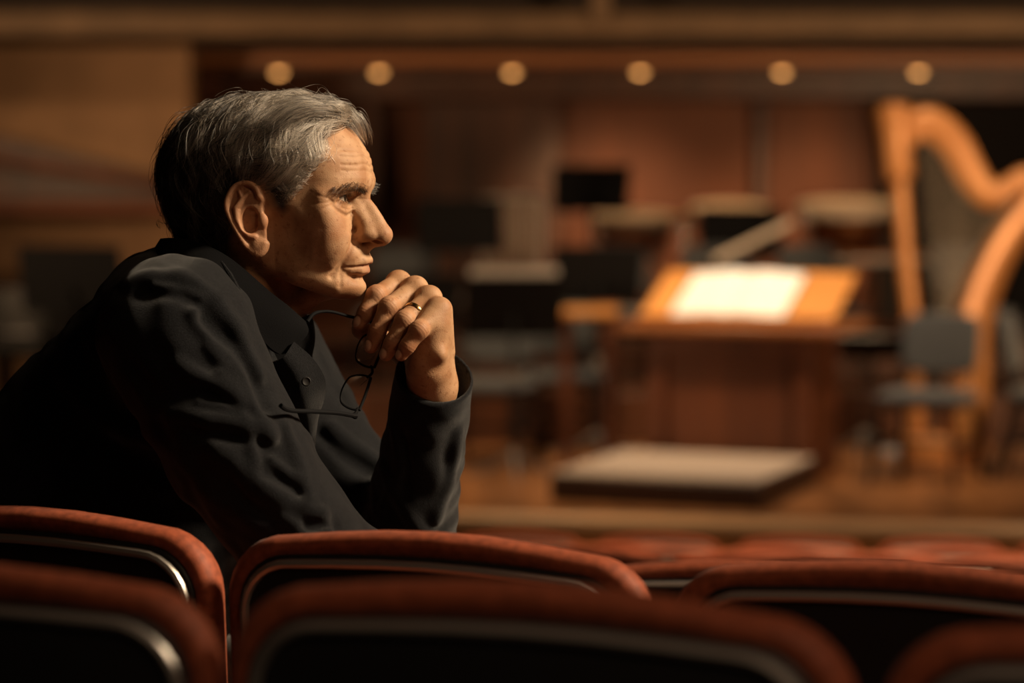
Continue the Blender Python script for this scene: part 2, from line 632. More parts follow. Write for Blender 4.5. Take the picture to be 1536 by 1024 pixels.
def f_hand(p):
    palm = None
    for k, v in FW.items():
        m = v[0]
        w = WR + (np.array(m[:3]) - WR) * 0.12
        c = cone(p, w, m[:3], .0215, .0135)
        palm = c if palm is None else smin(palm, c, .012)
    palm = smin(palm, cone(p, P(648, 488, 2.632), P(641, 552, 2.648), .0185, .0235), .014)
    palm = smin(palm, cone(p, P(622, 500, 2.700), P(643, 560, 2.700), .017, .020), .016)
    palm = smin(palm, cone(p, WR, P(645, 640, 2.695), .0250, .029), .012)
    th = tubef(p, [(*P(640, 560, 2.710), .019), (*P(602, 527, 2.726), .0142), (*P(566, 506, 2.716), .0115), (*P(540, 495, 2.692), .0096)])
    f = smin(palm, th, .010)
    fs = []
    for k, v in FW.items():
        g = tubef(p, v)
        # knuckle and joint swellings
        for i, (j, rr) in enumerate(((0, 1.06), (1, 1.09), (2, 1.02))):
            c = np.array(v[j][:3]) + (np.array((0.0012, -0.001, 0.0018)) if j < 2 else 0)
            g = smin(g, np.linalg.norm(p - c.astype(np.float32), axis=1) - v[j][3] * rr, .004)
        fs.append(g)
    fing = fs[0]
    for g in fs[1:]:
        fing = smin(fing, g, .0022)
    f = smin(f, fing, .006)
    # tendons over the back of the hand
    for k, v in FW.items():
        m = np.array(v[0][:3])
        off = np.array((.0115, -.003, .004))
        f = smin(f, cone(p, m + off * .3, m + (WR - m) * .55 + off * 1.25, .0060, .0040), .009)
    # wrist bone, joint creases
    f = smin(f, np.linalg.norm(p - P(660, 532, 2.624).astype(np.float32), axis=1) - .0050, .014)
    for k, v in FW.items():
        for j in (1, 2):
            a, b = np.array(v[j - 1][:3]), np.array(v[j + 1][:3])
            ax = (b - a) / np.linalg.norm(b - a)
            for s in (-.0032, 0.0, .0032):
                c = np.array(v[j][:3]) + ax * s
                d = np.abs((p - c.astype(np.float32)) @ ax.astype(np.float32))
                near = np.linalg.norm(p - c.astype(np.float32), axis=1)
                f = f + np.where(near < .02, (.00016 if s else .00024) * np.exp(-(d / .0008) ** 2), 0)
    # nails
    for (c, ax, nn, r) in NAILS:
        q = p - c
        R = np.stack((ax, np.cross(nn, ax), nn), 1).astype(np.float32)
        l = q @ R
        e = np.stack((l[:, 0] / (r * .95), l[:, 1] / (r * .72), l[:, 2] / (r * .55)), 1)
        d = (np.linalg.norm(e, axis=1) - 1) * r * .5
        ring = np.abs(d)
        f = f + np.where(l[:, 2] > -.002, .0008 * np.exp(-(ring / .0008) ** 2), 0)
    return f


for k, v in FW.items():
    dp, tp = np.array(v[2][:3]), np.array(v[3][:3])
    ax = (tp - dp) / np.linalg.norm(tp - dp)
    out = np.array((-.55, -.8, .25))
    nn = out - ax * (out @ ax)
    nn /= np.linalg.norm(nn)
    NAILS.append(((tp + nn * v[3][3] * .80 + ax * .001).astype(np.float32), ax, nn, v[3][3]))

HNDV, HNDF = mesh_sdf(f_hand, WR + np.array((-.115, -.09, -.10)), WR + np.array((.04, .08, .14)), .0011)

# ----------------------------------------------------------------- torso, arms, right hand under the clothes
SHN, ELN = P(268, 500, 2.56), P(452, 822, 2.52)      # near (right) shoulder and elbow
SHF, ELF = P(385, 560, 2.90), P(606, 866, 2.80)      # far (left) shoulder and elbow
HNR = P(690, 960, 2.64)                              # near wrist, behind the seat back
CHEST = P(285, 560, 2.74)
BELLY = P(150, 820, 2.78)
HIP = P(30, 1140, 2.85)


def f_body(p):
    f = cone(p, CHEST, BELLY, .095, .11)
    f = smin(f, cone(p, BELLY, HIP, .11, .115), .04)
    f = smin(f, cone(p, P(300, 530, 2.66), P(330, 540, 2.84), .075, .075), .05)
    f = smin(f, cone(p, P(385, 385, 2.69), P(330, 500, 2.73), .058, .075), .04)
    f = smin(f, tubef(p, [(*SHN, .058), (*ELN, .042), (*HNR, .03)]), .03)
    f = smin(f, tubef(p, [(*SHF, .058), (*ELF, .042), (*P(636, 700, 2.727), .034), (*P(648, 620, 2.69), .028)]), .03)
    # relaxed right hand: palm, four bent fingers and a thumb
    d = np.array((.86, .35, -.36))
    s = np.array((.35, -.93, .0))
    palm = None
    for i in range(4):
        m = HNR + d * .085 + s * (i - 1.5) * .021
        c = cone(p, HNR + s * (i - 1.5) * .008, m, .016, .0115)
        palm = c if palm is None else smin(palm, c, .008)
        L = (.036, .043, .040, .030)[i]
        d2 = d + np.array((0, 0, -.45))
        d3 = d + np.array((-.3, 0, -1.2))
        palm = smin(palm, tubef(p, [(*m, .0115), (*(m + d2 * L), .0100), (*(m + d2 * L + d3 * L * .7), .008)]), .004)
    palm = smin(palm, tubef(p, [(*(HNR + d * .02 - s * .02), .015), (*(HNR + d * .06 - s * .052), .0125), (*(HNR + d * .095 - s * .058 + np.array((0, 0, -.01))), .0095)]), .008)
    return smin(f, palm, .008)


BODV, BODF = mesh_sdf(f_body, HIP + np.array((-.18, -.35, -.16)), np.array((.16, 3.06, 2.62)), .0042)

BASE = np.array((HIP[0] + .03, HIP[1], 1.26))
person = empty('person', BASE)
tag(person, 'grey-haired man in a dark jacket seated in profile, chin resting on his hand', 'person')


def skin_material():
    m = mat('skin', (.50, .27, .165), rough=.56, bump=.22, bscale=900.0, spec=.32, sss=.10)
    nt = m.node_tree
    b = nt.nodes['Principled BSDF']
    tc = nt.nodes.new('ShaderNodeTexCoord')

    def noise(scale, lo, hi):
        n = nt.nodes.new('ShaderNodeTexNoise')
        n.inputs['Scale'].default_value = scale
        n.inputs['Detail'].default_value = 5
        nt.links.new(tc.outputs['Object'], n.inputs['Vector'])
        r = nt.nodes.new('ShaderNodeMapRange')
        r.inputs['From Min'].default_value = lo
        r.inputs['From Max'].default_value = hi
        nt.links.new(n.outputs['Fac'], r.inputs['Value'])
        return r.outputs['Result']

    def mix(prev, col, fac, scale=None):
        x = nt.nodes.new('ShaderNodeMix')
        x.data_type = 'RGBA'
        if isinstance(prev, tuple):
            x.inputs['A'].default_value = (*prev, 1)
        else:
            nt.links.new(prev, x.inputs['A'])
        x.inputs['B'].default_value = (*col, 1)
        if isinstance(fac, str):
            a = nt.nodes.new('ShaderNodeAttribute')
            a.attribute_name = fac
            fac = a.outputs['Fac']
        nt.links.new(fac, x.inputs['Factor'])
        return x.outputs['Result']
    c = mix((.50, .295, .165), (.37, .185, .09), noise(42, .40, .66))
    c = mix(c, (.31, .15, .075), noise(190, .58, .72))
    c = mix(c, (.40, .165, .085), 'ruddy')
    c = mix(c, (.34, .14, .085), 'lip')
    c = mix(c, (.66, .44, .31), 'nail')
    c = mix(c, (.035, .03, .027), 'scalp')
    nt.links.new(c, b.inputs['Base Color'])
    return m


M_SKIN = skin_material()
nH, nL, nB = len(HEADV), len(HNDV), len(BODV)
ALLV = np.concatenate((h2w(HEADV), HNDV, BODV))
ALLF = np.concatenate((HEADF, HNDF + nH, BODF + nH + nL))
body = raw_mesh('body', ALLV, ALLF, M_SKIN, person, origin=BASE)


def poly_in(poly, u, v):
    poly = np.asarray(poly, float)
    ins = np.zeros(len(u), bool)
    d2 = np.full(len(u), 1e9)
    for i in range(len(poly)):
        a, b = poly[i], poly[(i + 1) % len(poly)]
        c = (a[1] > v) != (b[1] > v)
        if b[1] != a[1]:
            ins ^= c & (u < (b[0] - a[0]) * (v - a[1]) / (b[1] - a[1]) + a[0])
        e = b - a
        t = np.clip(((u - a[0]) * e[0] + (v - a[1]) * e[1]) / (e @ e), 0, 1)
        d2 = np.minimum(d2, (u - a[0] - t * e[0]) ** 2 + (v - a[1] - t * e[1]) ** 2)
    return np.where(ins, np.sqrt(d2), -np.sqrt(d2))


HAIRPOLY = [(106, 92), (101, 85), (95, 81), (86, 66), (79, 46), (68, 30), (55, 12), (49, -10), (42, -16), (35, -10), (29, 6), (20, 22), (8, 28), (-8, 22), (-17, 6),
            (-18, -14), (-15, -34), (-22, -62), (-60, -84), (-135, -84), (-135, 135), (60, 135)]
sq = sym(HEADV.astype(np.float32))
hairin = poly_in(HAIRPOLY, HEADV[:, 0], HEADV[:, 2])
earf = f_ear(sq)
hairin = np.where(earf < 1.5, -5, hairin)
z0 = np.zeros(nL + nB)
set_attr(body, 'scalp', np.concatenate((np.clip(hairin / 9 + .25, 0, 1) * .96, z0)))
sm = lambda t: np.clip(t, 0, 1)
lipu = tubef(sq, [(117, 0, -67.5, 5.0), (114, 8, -68, 4.6), (105, 19, -69.8, 2.6), (98, 25, -71, 0.9)])
lipl = tubef(sq, [(114.5, 0, -76.2, 5.0), (111, 9, -76, 4.5), (102, 19, -74, 2.6), (97, 25, -71.5, 0.9)])
lip = sm(.5 - np.minimum(lipu, lipl) / 2.0) * (HEADV[:, 2] < -63.5)
set_attr(body, 'lip', np.concatenate((lip * .8, z0)))
rd = sm(1 - np.linalg.norm((sq - np.array((132, 0, -40))) / np.array((20, 16, 18)), axis=1)) + .8 * sm(1 - np.linalg.norm((sq - np.array((84, 46, -28))) / np.array((30, 26, 22)), axis=1)) + .55 * sm(1.2 - np.maximum(earf, 0) / 3)
fingr = np.zeros(nL)
for v in FW.values():
    for j in (1, 2, 3):
        fingr = np.maximum(fingr, .7 * sm(1.4 - np.linalg.norm(HNDV - np.array(v[j][:3]), axis=1) / .013))
set_attr(body, 'ruddy', np.concatenate((sm(rd) * .75, fingr, np.zeros(nB))))
nail = np.zeros(nL)
for (c, ax, nn, r) in NAILS:
    l = (HNDV - c) @ np.stack((ax, np.cross(nn, ax), nn), 1)
    e = np.sqrt((l[:, 0] / (r * .95)) ** 2 + (l[:, 1] / (r * .72)) ** 2 + (l[:, 2] / (r * .6)) ** 2)
    nail = np.maximum(nail, sm((1.0 - e) * 8) * .8)
set_attr(body, 'nail', np.concatenate((np.zeros(nH), nail, np.zeros(nB))))

# ----------------------------------------------------------------- eyes
def eye_material():
    m = mat('eye_white_and_brown_iris', (.46, .39, .33), rough=.12, coat=.6)
    nt = m.node_tree
    b = nt.nodes['Principled BSDF']
    tc = nt.nodes.new('ShaderNodeTexCoord')
    sx = nt.nodes.new('ShaderNodeSeparateXYZ')
    nt.links.new(tc.outputs['Object'], sx.inputs['Vector'])
    r = nt.nodes.new('ShaderNodeValToRGB')
    r.color_ramp.interpolation = 'LINEAR'
    el = r.color_ramp.elements
    el[0].position = 0.0
    el[0].color = (.42, .35, .29, 1)  # eye white darkened for the shade under the brow
    el[1].position = 1.0
    el[1].color = (.004, .003, .003, 1)
    for pos, col in ((.84, (.42, .35, .29, 1)), (.855, (.02, .018, .012, 1)), (.96, (.05, .026, .015, 1)), (.97, (.004, .003, .003, 1))):
        e = el.new(pos)
        e.color = col
    mr = nt.nodes.new('ShaderNodeMath')
    mr.operation = 'DIVIDE'
    mr.inputs[1].default_value = .0125
    nt.links.new(sx.outputs['X'], mr.inputs[0])
    nt.links.new(mr.outputs[0], r.inputs['Fac'])
    nt.links.new(r.outputs['Color'], b.inputs['Base Color'])
    return m


M_EYE = eye_material()
for s in (-1, 1):
    c = h2w((EYE[0], s * EYE[1], EYE[2])) - BASE
    m = MB()
    prof = [(.0125 * math.sin(math.pi * i / 20), -.0125 * math.cos(math.pi * i / 20)) for i in range(1, 20)]
    m.lathe(prof, 32, M=Matrix.Rotation(math.pi / 2, 3, 'Y'))
    o = m.build('eye', M_EYE, person)
    o.location = c
    o.rotation_euler = (0, math.radians(-4), -YAW + math.radians(4))

# ----------------------------------------------------------------- hair
def hair_material(name, c0, c1, rough=.30):
    m = bpy.data.materials.new(name)
    m.use_nodes = True
    nt = m.node_tree
    nt.nodes.remove(nt.nodes['Principled BSDF'])
    h = nt.nodes.new('ShaderNodeBsdfHairPrincipled')
    h.parametrization = 'COLOR'
    h.inputs['Roughness'].default_value = rough
    h.inputs['Radial Roughness'].default_value = .5
    hi = nt.nodes.new('ShaderNodeHairInfo') if 'brow' in name or 'lash' in name else nt.nodes.new('ShaderNodeAttribute')
    r = nt.nodes.new('ShaderNodeValToRGB')
    r.color_ramp.elements[0].color = (*c0, 1)
    r.color_ramp.elements[1].color = (*c1, 1)
    r.color_ramp.elements[0].position = .62 if 'brow' in name else .15
    if hi.bl_idname == 'ShaderNodeAttribute':
        hi.attribute_name = 'tone'
        nt.links.new(hi.outputs['Fac'], r.inputs['Fac'])
    else:
        nt.links.new(hi.outputs['Random'], r.inputs['Fac'])
    nt.links.new(r.outputs['Color'], h.inputs['Color'])
    nt.links.new(h.outputs['BSDF'], nt.nodes['Material Output'].inputs['Surface'])
    return m


def scalp_f(p):
    return smin(f_cranium(p), cone(p, (-22, 0, -40), (-40, 0, -215), 58, 66), 16)


def grad(fn, p, h=1.5):
    p = p.astype(np.float32)
    g = np.stack([fn(p + np.eye(3, dtype=np.float32)[i] * h) - fn(p - np.eye(3, dtype=np.float32)[i] * h) for i in range(3)], 1)
    return g / np.maximum(np.linalg.norm(g, axis=1), 1e-9)[:, None]


def flow(p, rnd):
    """combing direction at head points: from a far-side parting across the crown, down and back"""
    x, y, z = p[:, 0], p[:, 1], p[:, 2]
    s = np.where(y < 34, -1.0, 1.0)
    top = np.clip((z - 62) / 30, 0, 1)
    d = np.zeros_like(p)
    d[:, 0] = -0.50
    d[:, 1] = s * (0.25 + .95 * top)
    d[:, 2] = -0.85 * (1 - top)
    tem = np.clip((50 - z) / 16, 0, 1) * np.clip((x + 5) / 25, 0, 1)       # temple hair brushed back over the ear
    side = np.clip((z - 2) / 10, 0, 1)
    d[:, 0] -= tem * side * 1.1
    d[:, 2] += tem * side * .55
    burn = np.clip((4 - z) / 10, 0, 1) * np.clip((x - 20) / 10, 0, 1)
    d[:, 0] += burn * .55
    d[:, 2] -= burn * .5
    bk = np.clip((-12 - x) / 30, 0, 1)
    d[:, 0] += bk * np.clip((40 - z) / 60, 0, 1) * .42
    d[:, 2] -= bk * .25
    nape = np.clip((-20 - z) / 20, 0, 1) * np.clip((x + 75) / 30, 0, 1)
    d[:, 0] -= nape * .55
    return d + rnd


def lock_noise(r):
    return (np.sin(r[:, 0] * .19 + 1.3) + np.sin(r[:, 1] * .25 + r[:, 2] * .21) + np.sin(r[:, 2] * .31 - r[:, 0] * .13)) / 3


def comb(roots, L, H, K, wild, seed):
    rg = np.random.default_rng(seed)
    N = len(roots)
    # locks: neighbours share a small turn of direction
    ang = lock_noise(roots) * 3
    rnd = np.stack((ang * .20, np.zeros(N), np.cos(ang * 2.1 + roots[:, 2] * .1) * .20), 1) + rg.normal(0, wild, (N, 3))
    p = roots.astype(np.float64).copy()
    out = [p.copy()]
    ph = rg.uniform(0, 1.2, N) + ang * 1.6
    amp = wild * 1.4 + .40
    for k in range(1, K):
        t = k / (K - 1)
        n = grad(scalp_f, p)
        d = flow(p, rnd)
        d -= n * (d * n).sum(1)[:, None]
        d /= np.maximum(np.linalg.norm(d, axis=1), 1e-6)[:, None]
        sd = np.cross(n, d)
        d = d + sd * (np.sin(ph + t * 7.0) * amp * min(1, t * 2))[:, None]
        p = p + d * (L / (K - 1))[:, None]
        h = scalp_f(p.astype(np.float32))
        tgt = H * (1 - np.exp(-4.0 * t)) * (1 - .15 * t) * (1 + .22 * np.sin(ph * 1.7 + t * 5))
        p -= n * (h - tgt)[:, None] * .85
        out.append(p.copy())
    return np.stack(out, 1)


def clump(S, R, ng, amount):
    """draw the ends of neighbouring hairs together into locks"""
    gi = np.random.default_rng(3).choice(len(S), ng, replace=False)
    near_i = np.empty(len(S), int)
    for a in range(0, len(S), 2000):
        d = ((R[a:a + 2000, None, :] - R[gi][None]) ** 2).sum(2)
        near_i[a:a + 2000] = gi[d.argmin(1)]
    t = np.linspace(0, 1, S.shape[1])[None, :, None]
    w = amount * np.clip(t * 1.25, 0, 1)
    G = S[near_i]
    return S * (1 - w) + (G + (S[:, :1] - G[:, :1]) * .25) * w


rg = np.random.default_rng(11)
cen = HEADV[HEADF].mean(1)
ci = poly_in(HAIRPOLY, cen[:, 0], cen[:, 2])
cf = scalp_f(cen.astype(np.float32))
earc = f_ear(sym(cen.astype(np.float32)))
ok = np.argwhere((ci > 0) & (np.abs(cf) < 4.5) & (earc > 2) & (cen[:, 2] > -80)).ravel()


def roots_of(sel, n):
    return cen[rg.choice(sel, n)] + rg.normal(0, .7, (n, 3))


def density_H(r):
    """how far the hair stands off the scalp"""
    x, y, z = r[:, 0], np.abs(r[:, 1]), r[:, 2]
    H = 8 + 7 * np.clip((-x - 10) / 60, 0, 1) + 2.5 * np.clip((z - 70) / 30, 0, 1)
    H += 8 * np.clip((x - 30) / 30, 0, 1) * np.clip((z - 62) / 16, 0, 1)
    H += 5 * np.clip((-x - 30) / 40, 0, 1) * np.clip((20 - z) / 40, 0, 1)
    H += 6 * np.clip((x - 60) / 30, 0, 1) * np.clip((z - 70) / 15, 0, 1)
    H -= 5.5 * np.clip((x - 20) / 40, 0, 1) * np.clip((55 - z) / 30, 0, 1)
    return np.maximum(H, 2.5)


def grey(r):
    """how grey the hair is where it grows: lightest in front and on the temples, dark behind"""
    x, z = r[:, 0], r[:, 2]
    g = .20 + .38 * np.clip((x - 5) / 70, 0, 1) + .22 * np.clip((z - 70) / 30, 0, 1)
    g = g - .16 * np.clip((-x - 20) / 40, 0, 1) + .60 * lock_noise(r)
    g = g + .30 * np.clip((20 - z) / 20, 0, 1) * np.clip((x - 20) / 10, 0, 1)
    return np.clip(g + rg.normal(0, .20, len(r)), 0.02, 1)


near = ok[cen[ok, 1] < 45]
far = ok[cen[ok, 1] >= 45]
R1 = np.concatenate((roots_of(near, 12500), roots_of(far, 2200)))
n1 = len(R1)
L1 = rg.uniform(40, 85, n1) + 25 * np.clip((R1[:, 2] - 60) / 30, 0, 1)
L1 = np.where((R1[:, 2] < -25), rg.uniform(25, 46, n1), L1)
L1 = np.where((R1[:, 0] > 24) & (R1[:, 2] < 12), rg.uniform(8, 20, n1), L1)
H1 = density_H(R1) * rg.uniform(.12, 1.0, n1) ** .8
S1 = comb(R1, L1, H1, 13, .12, 5)
S1 = clump(S1, R1, 620, .74)
R2 = roots_of(ok, 650)
S2 = comb(R2, rg.uniform(50, 95, 650), density_H(R2) * rg.uniform(.9, 1.35, 650), 13, .34, 6)
# the front lock: up from the hairline, over, and swept to the near side and back; a few ends fall on the brow
n3 = 1500
y3 = rg.uniform(-46, 46, n3)
dep = rg.uniform(0, 20, n3)
zz3 = 86 - .0022 * y3 ** 2 + dep * .55
r3 = np.stack((100 - .0075 * y3 ** 2 - dep, y3, zz3), 1)
for _ in range(8):
    g3 = grad(scalp_f, r3)
    r3 = r3 - g3 * scalp_f(r3.astype(np.float32))[:, None]
u3 = rg.uniform(.35, 1.1, n3)
ln3 = lock_noise(r3)
o3 = np.array((6, -2, 15)) * u3[:, None] + ln3[:, None] * np.array((3, 5, 1.5))
S3 = [r3, r3 + o3 * .55, r3 + o3]
fall = (rg.uniform(0, 1, n3) < .30) & (y3 > -12)
A3 = np.where(fall[:, None], np.array((4, 1, -1.0)), np.array((-2, -9, 5)))
B3 = np.where(fall[:, None], np.array((4, 4, -9)), np.array((-11, -13, 0)))
C3 = np.where(fall[:, None], np.array((2, 5, -12)), np.array((-15, -12, -7)))
D3 = np.where(fall[:, None], np.array((-1, 3, -9)), np.array((-15, -9, -14)))
for q3 in (A3, B3, C3, D3):
    S3.append(S3[-1] + q3 * (.75 + .4 * u3[:, None]) + rg.normal(0, 1.1, (n3, 3)) + ln3[:, None] * 2.0)
S3 = np.stack(S3, 1)
S3 = np.stack([spline(c, 13) for c in S3])
for k in range(4, 13):                                    # keep the falling ends outside the skull
    pk = S3[:, k]
    h3 = scalp_f(pk.astype(np.float32))
    S3[:, k] = pk + grad(scalp_f, pk) * np.maximum(0, 3.0 - h3)[:, None]
# short wisps along the temple hairline
hl = spline([(99, 84), (91, 74), (84, 55), (74, 36), (60, 18), (52, -4), (44, -14)], 80)
n4 = 1700
k4 = rg.integers(0, 80, n4)
r4 = np.stack((hl[k4, 0] + rg.normal(-1, 4.5, n4), np.full(n4, -60.0), hl[k4, 1] + rg.normal(0, 2.5, n4)), 1)
for _ in range(10):
    g4 = grad(f_head, r4)
    r4 = r4 - g4 * np.clip(f_head(r4.astype(np.float32)), -15, 15)[:, None] * .9
S4 = comb(r4, rg.uniform(8, 30, n4), rg.uniform(1.2, 4.5, n4), 13, .30, 8)
M_HAIR = hair_material('silver_grey_hair', (.007, .0055, .0045), (.44, .35, .265))
taper = np.interp(np.arange(13), (0, 9, 12), (.00019, .00017, .00005))[None] * np.where(np.random.default_rng(4).uniform(0, 1, (n1 + 650 + n3 + n4, 1)) < .14, 1.7, .9)
SALL = np.concatenate((S1, S2, S3, S4))
hair = hair_object('hair', h2w(SALL), taper, M_HAIR, person, BASE)
tone = hair.data.attributes.new('tone', 'FLOAT', 'CURVE')
tone.data.foreach_set('value', np.concatenate((grey(R1), grey(R2), np.clip(.45 + .7 * ln3 + rg.normal(0, .22, n3), .05, 1), np.clip(grey(r4) + .05, 0, 1))).astype(np.float32))

M_LASH = hair_material('dark_lash_hair', (.01, .008, .006), (.03, .022, .016))
M_BROW = hair_material('grey_brown_eyebrow_hair', (.006, .0045, .0035), (.15, .125, .10))
for s in (-1, 1):
    nb = 330
    t = rg.uniform(0, 1, nb)
    w = rg.uniform(-1, 1, nb)
    path = spline([(113.5, 8, 12), (111, 21, 17), (103, 36, 17.5), (91, 50, 11.5)], 60)
    pr = path[(t * 59).astype(int)] + np.stack((np.zeros(nb), np.zeros(nb), w * (4.2 - 2.2 * t)), 1)
    for _ in range(6):
        fv = f_head(pr.astype(np.float32))
        g = grad(f_head, pr, .8)
        pr = pr - g * (fv)[:, None] * .8
    g = grad(f_head, pr, 2)
    d = np.stack((np.full(nb, .1), .45 + .55 * t, .55 - .9 * t - .5 * np.maximum(w, 0)), 1)
    d = d + g * rg.uniform(.3, .9, nb)[:, None] + rg.normal(0, .16, (nb, 3))
    d /= np.linalg.norm(d, axis=1)[:, None]
    Lb = rg.uniform(6, 12.5, nb)[:, None]
    pts = [pr, pr + d * Lb * .35]
    d2 = d - g * .35
    pts.append(pts[1] + d2 * Lb * .35)
    d3 = d2 - g * .25
    pts.append(pts[2] + d3 * Lb * .3)
    S = np.stack(pts, 1)
    S[:, :, 1] *= s
    hair_object('eyebrow', h2w(S), (.00017, .00016, .00013, .00004), M_BROW, person, BASE)

    # lashes along both lids
    nl = 130
    al = rg.uniform(-13, 13, nl)
    upl = rg.uniform(0, 1, nl) < .68
    hh = np.maximum(0, 1 - ((al - .3) / 14) ** 2) ** .8
    zl = np.where(upl, .1 + .05 * al + 4.4 * hh, .1 + .05 * al - 4.3 * hh)
    rr = np.sqrt(np.maximum(13.4 ** 2 - al ** 2 - zl ** 2, 1))
    e0 = np.stack((rr, al, zl), 1)
    dr = np.stack((np.full(nl, .9), al / 16, np.where(upl, -.12, -.5)), 1) + rg.normal(0, .12, (nl, 3))
    Ll = np.where(upl, rg.uniform(5, 7.5, nl), rg.uniform(2.5, 4, nl))[:, None]
    e1 = e0 + dr * Ll * .5
    e2 = e1 + (dr + np.stack((np.zeros(nl), np.zeros(nl), np.where(upl, .55, -.2)), 1)) * Ll * .5
    S = np.stack((e0, e1, e2), 1) + EYE
    S[:, :, 1] *= s
    hair_object('eyelashes', h2w(S), (.00013, .00011, .00004), M_LASH, person, BASE)
# =================================================================== jacket
M_JACKET = mat('charcoal_wool_twill', (.0085, .0090, .0108), rough=.92, var=.35, vscale=520.0, bump=.6, bscale=1300.0, sheen=.22, spec=.12)
CUFC = P(652, 564, 2.674)
ARMAX = P(652, 564, 2.674) - P(636, 668, 2.715)
ARMAX = ARMAX / np.linalg.norm(ARMAX)
CUTN = ARMAX + np.array((0.06, -.36, 0))
CUTN /= np.linalg.norm(CUTN)


def f_jack0(p):
    f = cone(p, P(292, 538, 2.76), P(165, 830, 2.79), .122, .150)
    f = smin(f, cone(p, P(165, 830, 2.79), P(60, 1090, 2.80), .150, .16), .05)
    f = smin(f, cone(p, P(300, 560, 2.68), P(318, 570, 2.84), .105, .105), .06)
    for dd in (2.69, 2.80):
        f = smin(f, tubef(p, [(*P(232, 503, dd), .076), (*P(112, 640, dd + .02), .089), (*P(15, 790, dd + .03), .10)]), .03)
    f = smin(f, tubef(p, [(*P(262, 498, 2.565), .074), (*P(258, 455, 2.66), .052), (*P(262, 455, 2.74), .054), (*P(300, 470, 2.82), .052), (*P(380, 540, 2.90), .072)]), .045)
    far = tubef(p, [(*P(388, 552, 2.895), .080), (*P(500, 715, 2.85), .070), (*P(606, 866, 2.80), .058)])
    f = smin(f, far, .035)
    nr = tubef(p, [(*P(266, 502, 2.565), .082), (*P(345, 660, 2.54), .074), (*P(450, 815, 2.525), .061)])
    f = smin(f, nr, .022)
    fore = tubef(p, [(*P(450, 815, 2.525), .060), (*P(570, 886, 2.57), .050), (*P(676, 950, 2.63), .041)])
    f = smin(f, fore, .02)
    q = p - P(676, 950, 2.63).astype(np.float32)
    f = smax(f, q @ (np.array((.86, .35, -.36), np.float32)), .004)
    f2 = tubef(p, [(*P(606, 866, 2.80), .059), (*P(622, 745, 2.748), .0505), (*P(640, 640, 2.704), .0455), (*P(652, 560, 2.674), .0435), (*P(656, 530, 2.662), .0435)])
    f2 = smax(f2, (p - CUFC.astype(np.float32)) @ CUTN.astype(np.float32), .002)
    f2 = smax(f2, -tubef(p, [(*P(648, 596, 2.688), .036), (*P(652, 560, 2.674), .0405), (*P(660, 500, 2.65), .043)]), .002)
    f = smin(f, f2, .03)
    return f


def jray(pts, f=f_jack0, lift=0.0):
    out = []
    for a, b in pts:
        d = surf_depth(f, a, b)
        out.append(P(a, b, (d if d else 2.7) - lift))
    return np.array(out)


# cloth folds: (height, half width, line over the photo); negative = hollow beside the fold
FOLDS = [
    (.0085, .0115, [(196, 425), (232, 411), (275, 416), (312, 434), (340, 470), (368, 520), (388, 565)]),
    (-.006, .012, [(215, 440), (262, 438), (300, 458), (325, 500), (345, 540)]),
    (.0085, .0105, [(292, 470), (302, 492), (335, 525), (368, 572), (388, 625), (400, 650)]),
    (-.008, .012, [(305, 480), (345, 510), (374, 558), (396, 610)]),
    (.0085, .0100, [(268, 545), (300, 565), (345, 590), (385, 620), (408, 655)]),
    (-.007, .013, [(272, 585), (325, 598), (380, 622)]),
    (.0090, .0110, [(258, 620), (300, 628), (350, 634), (396, 645)]),
    (-.007, .012, [(300, 650), (350, 655), (392, 662)]),
    (.0070, .0160, [(318, 660), (345, 690), (385, 715), (425, 742)]),
    (-.007, .011, [(398, 715), (420, 722), (446, 740)]),
    (.0100, .0130, [(396, 735), (425, 752), (455, 762), (478, 775)]),
    (-.010, .009, [(462, 790), (488, 782), (500, 790)]),
    (.009, .008, [(484, 770), (496, 790), (490, 806)]),
    (.005, .016, [(60, 640), (120, 690), (200, 730), (280, 745)]),
    (.005, .016, [(90, 560), (150, 620), (220, 660)]),
    (-.005, .018, [(80, 600), (140, 655), (215, 700)]),
    (.005, .014, [(300, 735), (350, 770), (400, 790)]),
    (.006, .009, [(590, 640), (600, 690), (590, 730), (575, 760)]),
    (-.006, .010, [(602, 660), (612, 705), (604, 745)]),
    (.006, .011, [(690, 650), (676, 720), (655, 780)]),
    (.007, .010, [(575, 700), (610, 770), (640, 800)]),
    (.006, .010, [(430, 640), (448, 690), (462, 745)]),
    (.007, .012, [(500, 640), (530, 668), (565, 690)]),
    (-.006, .010, [(480, 650), (515, 685), (550, 705)]),
    (.006, .008, [(330, 560), (352, 590), (372, 640), (382, 690)]),
    (.005, .007, [(312, 520), (340, 552), (358, 585)]),
    (.006, .008, [(300, 600), (340, 610), (384, 636)]),
    (.005, .008, [(350, 690), (372, 730), (388, 745)]),
    (.006, .008, [(408, 690), (432, 712), (446, 716)]),
    (.005, .008, [(230, 430), (275, 436), (300, 446)]),
    (.005, .007, [(425, 775), (450, 790), (470, 806)]),
]
FOLDP = [(h * .9, w * .78, jray(spline(np.array(l, float), 8)).astype(np.float32)) for h, w, l in FOLDS]


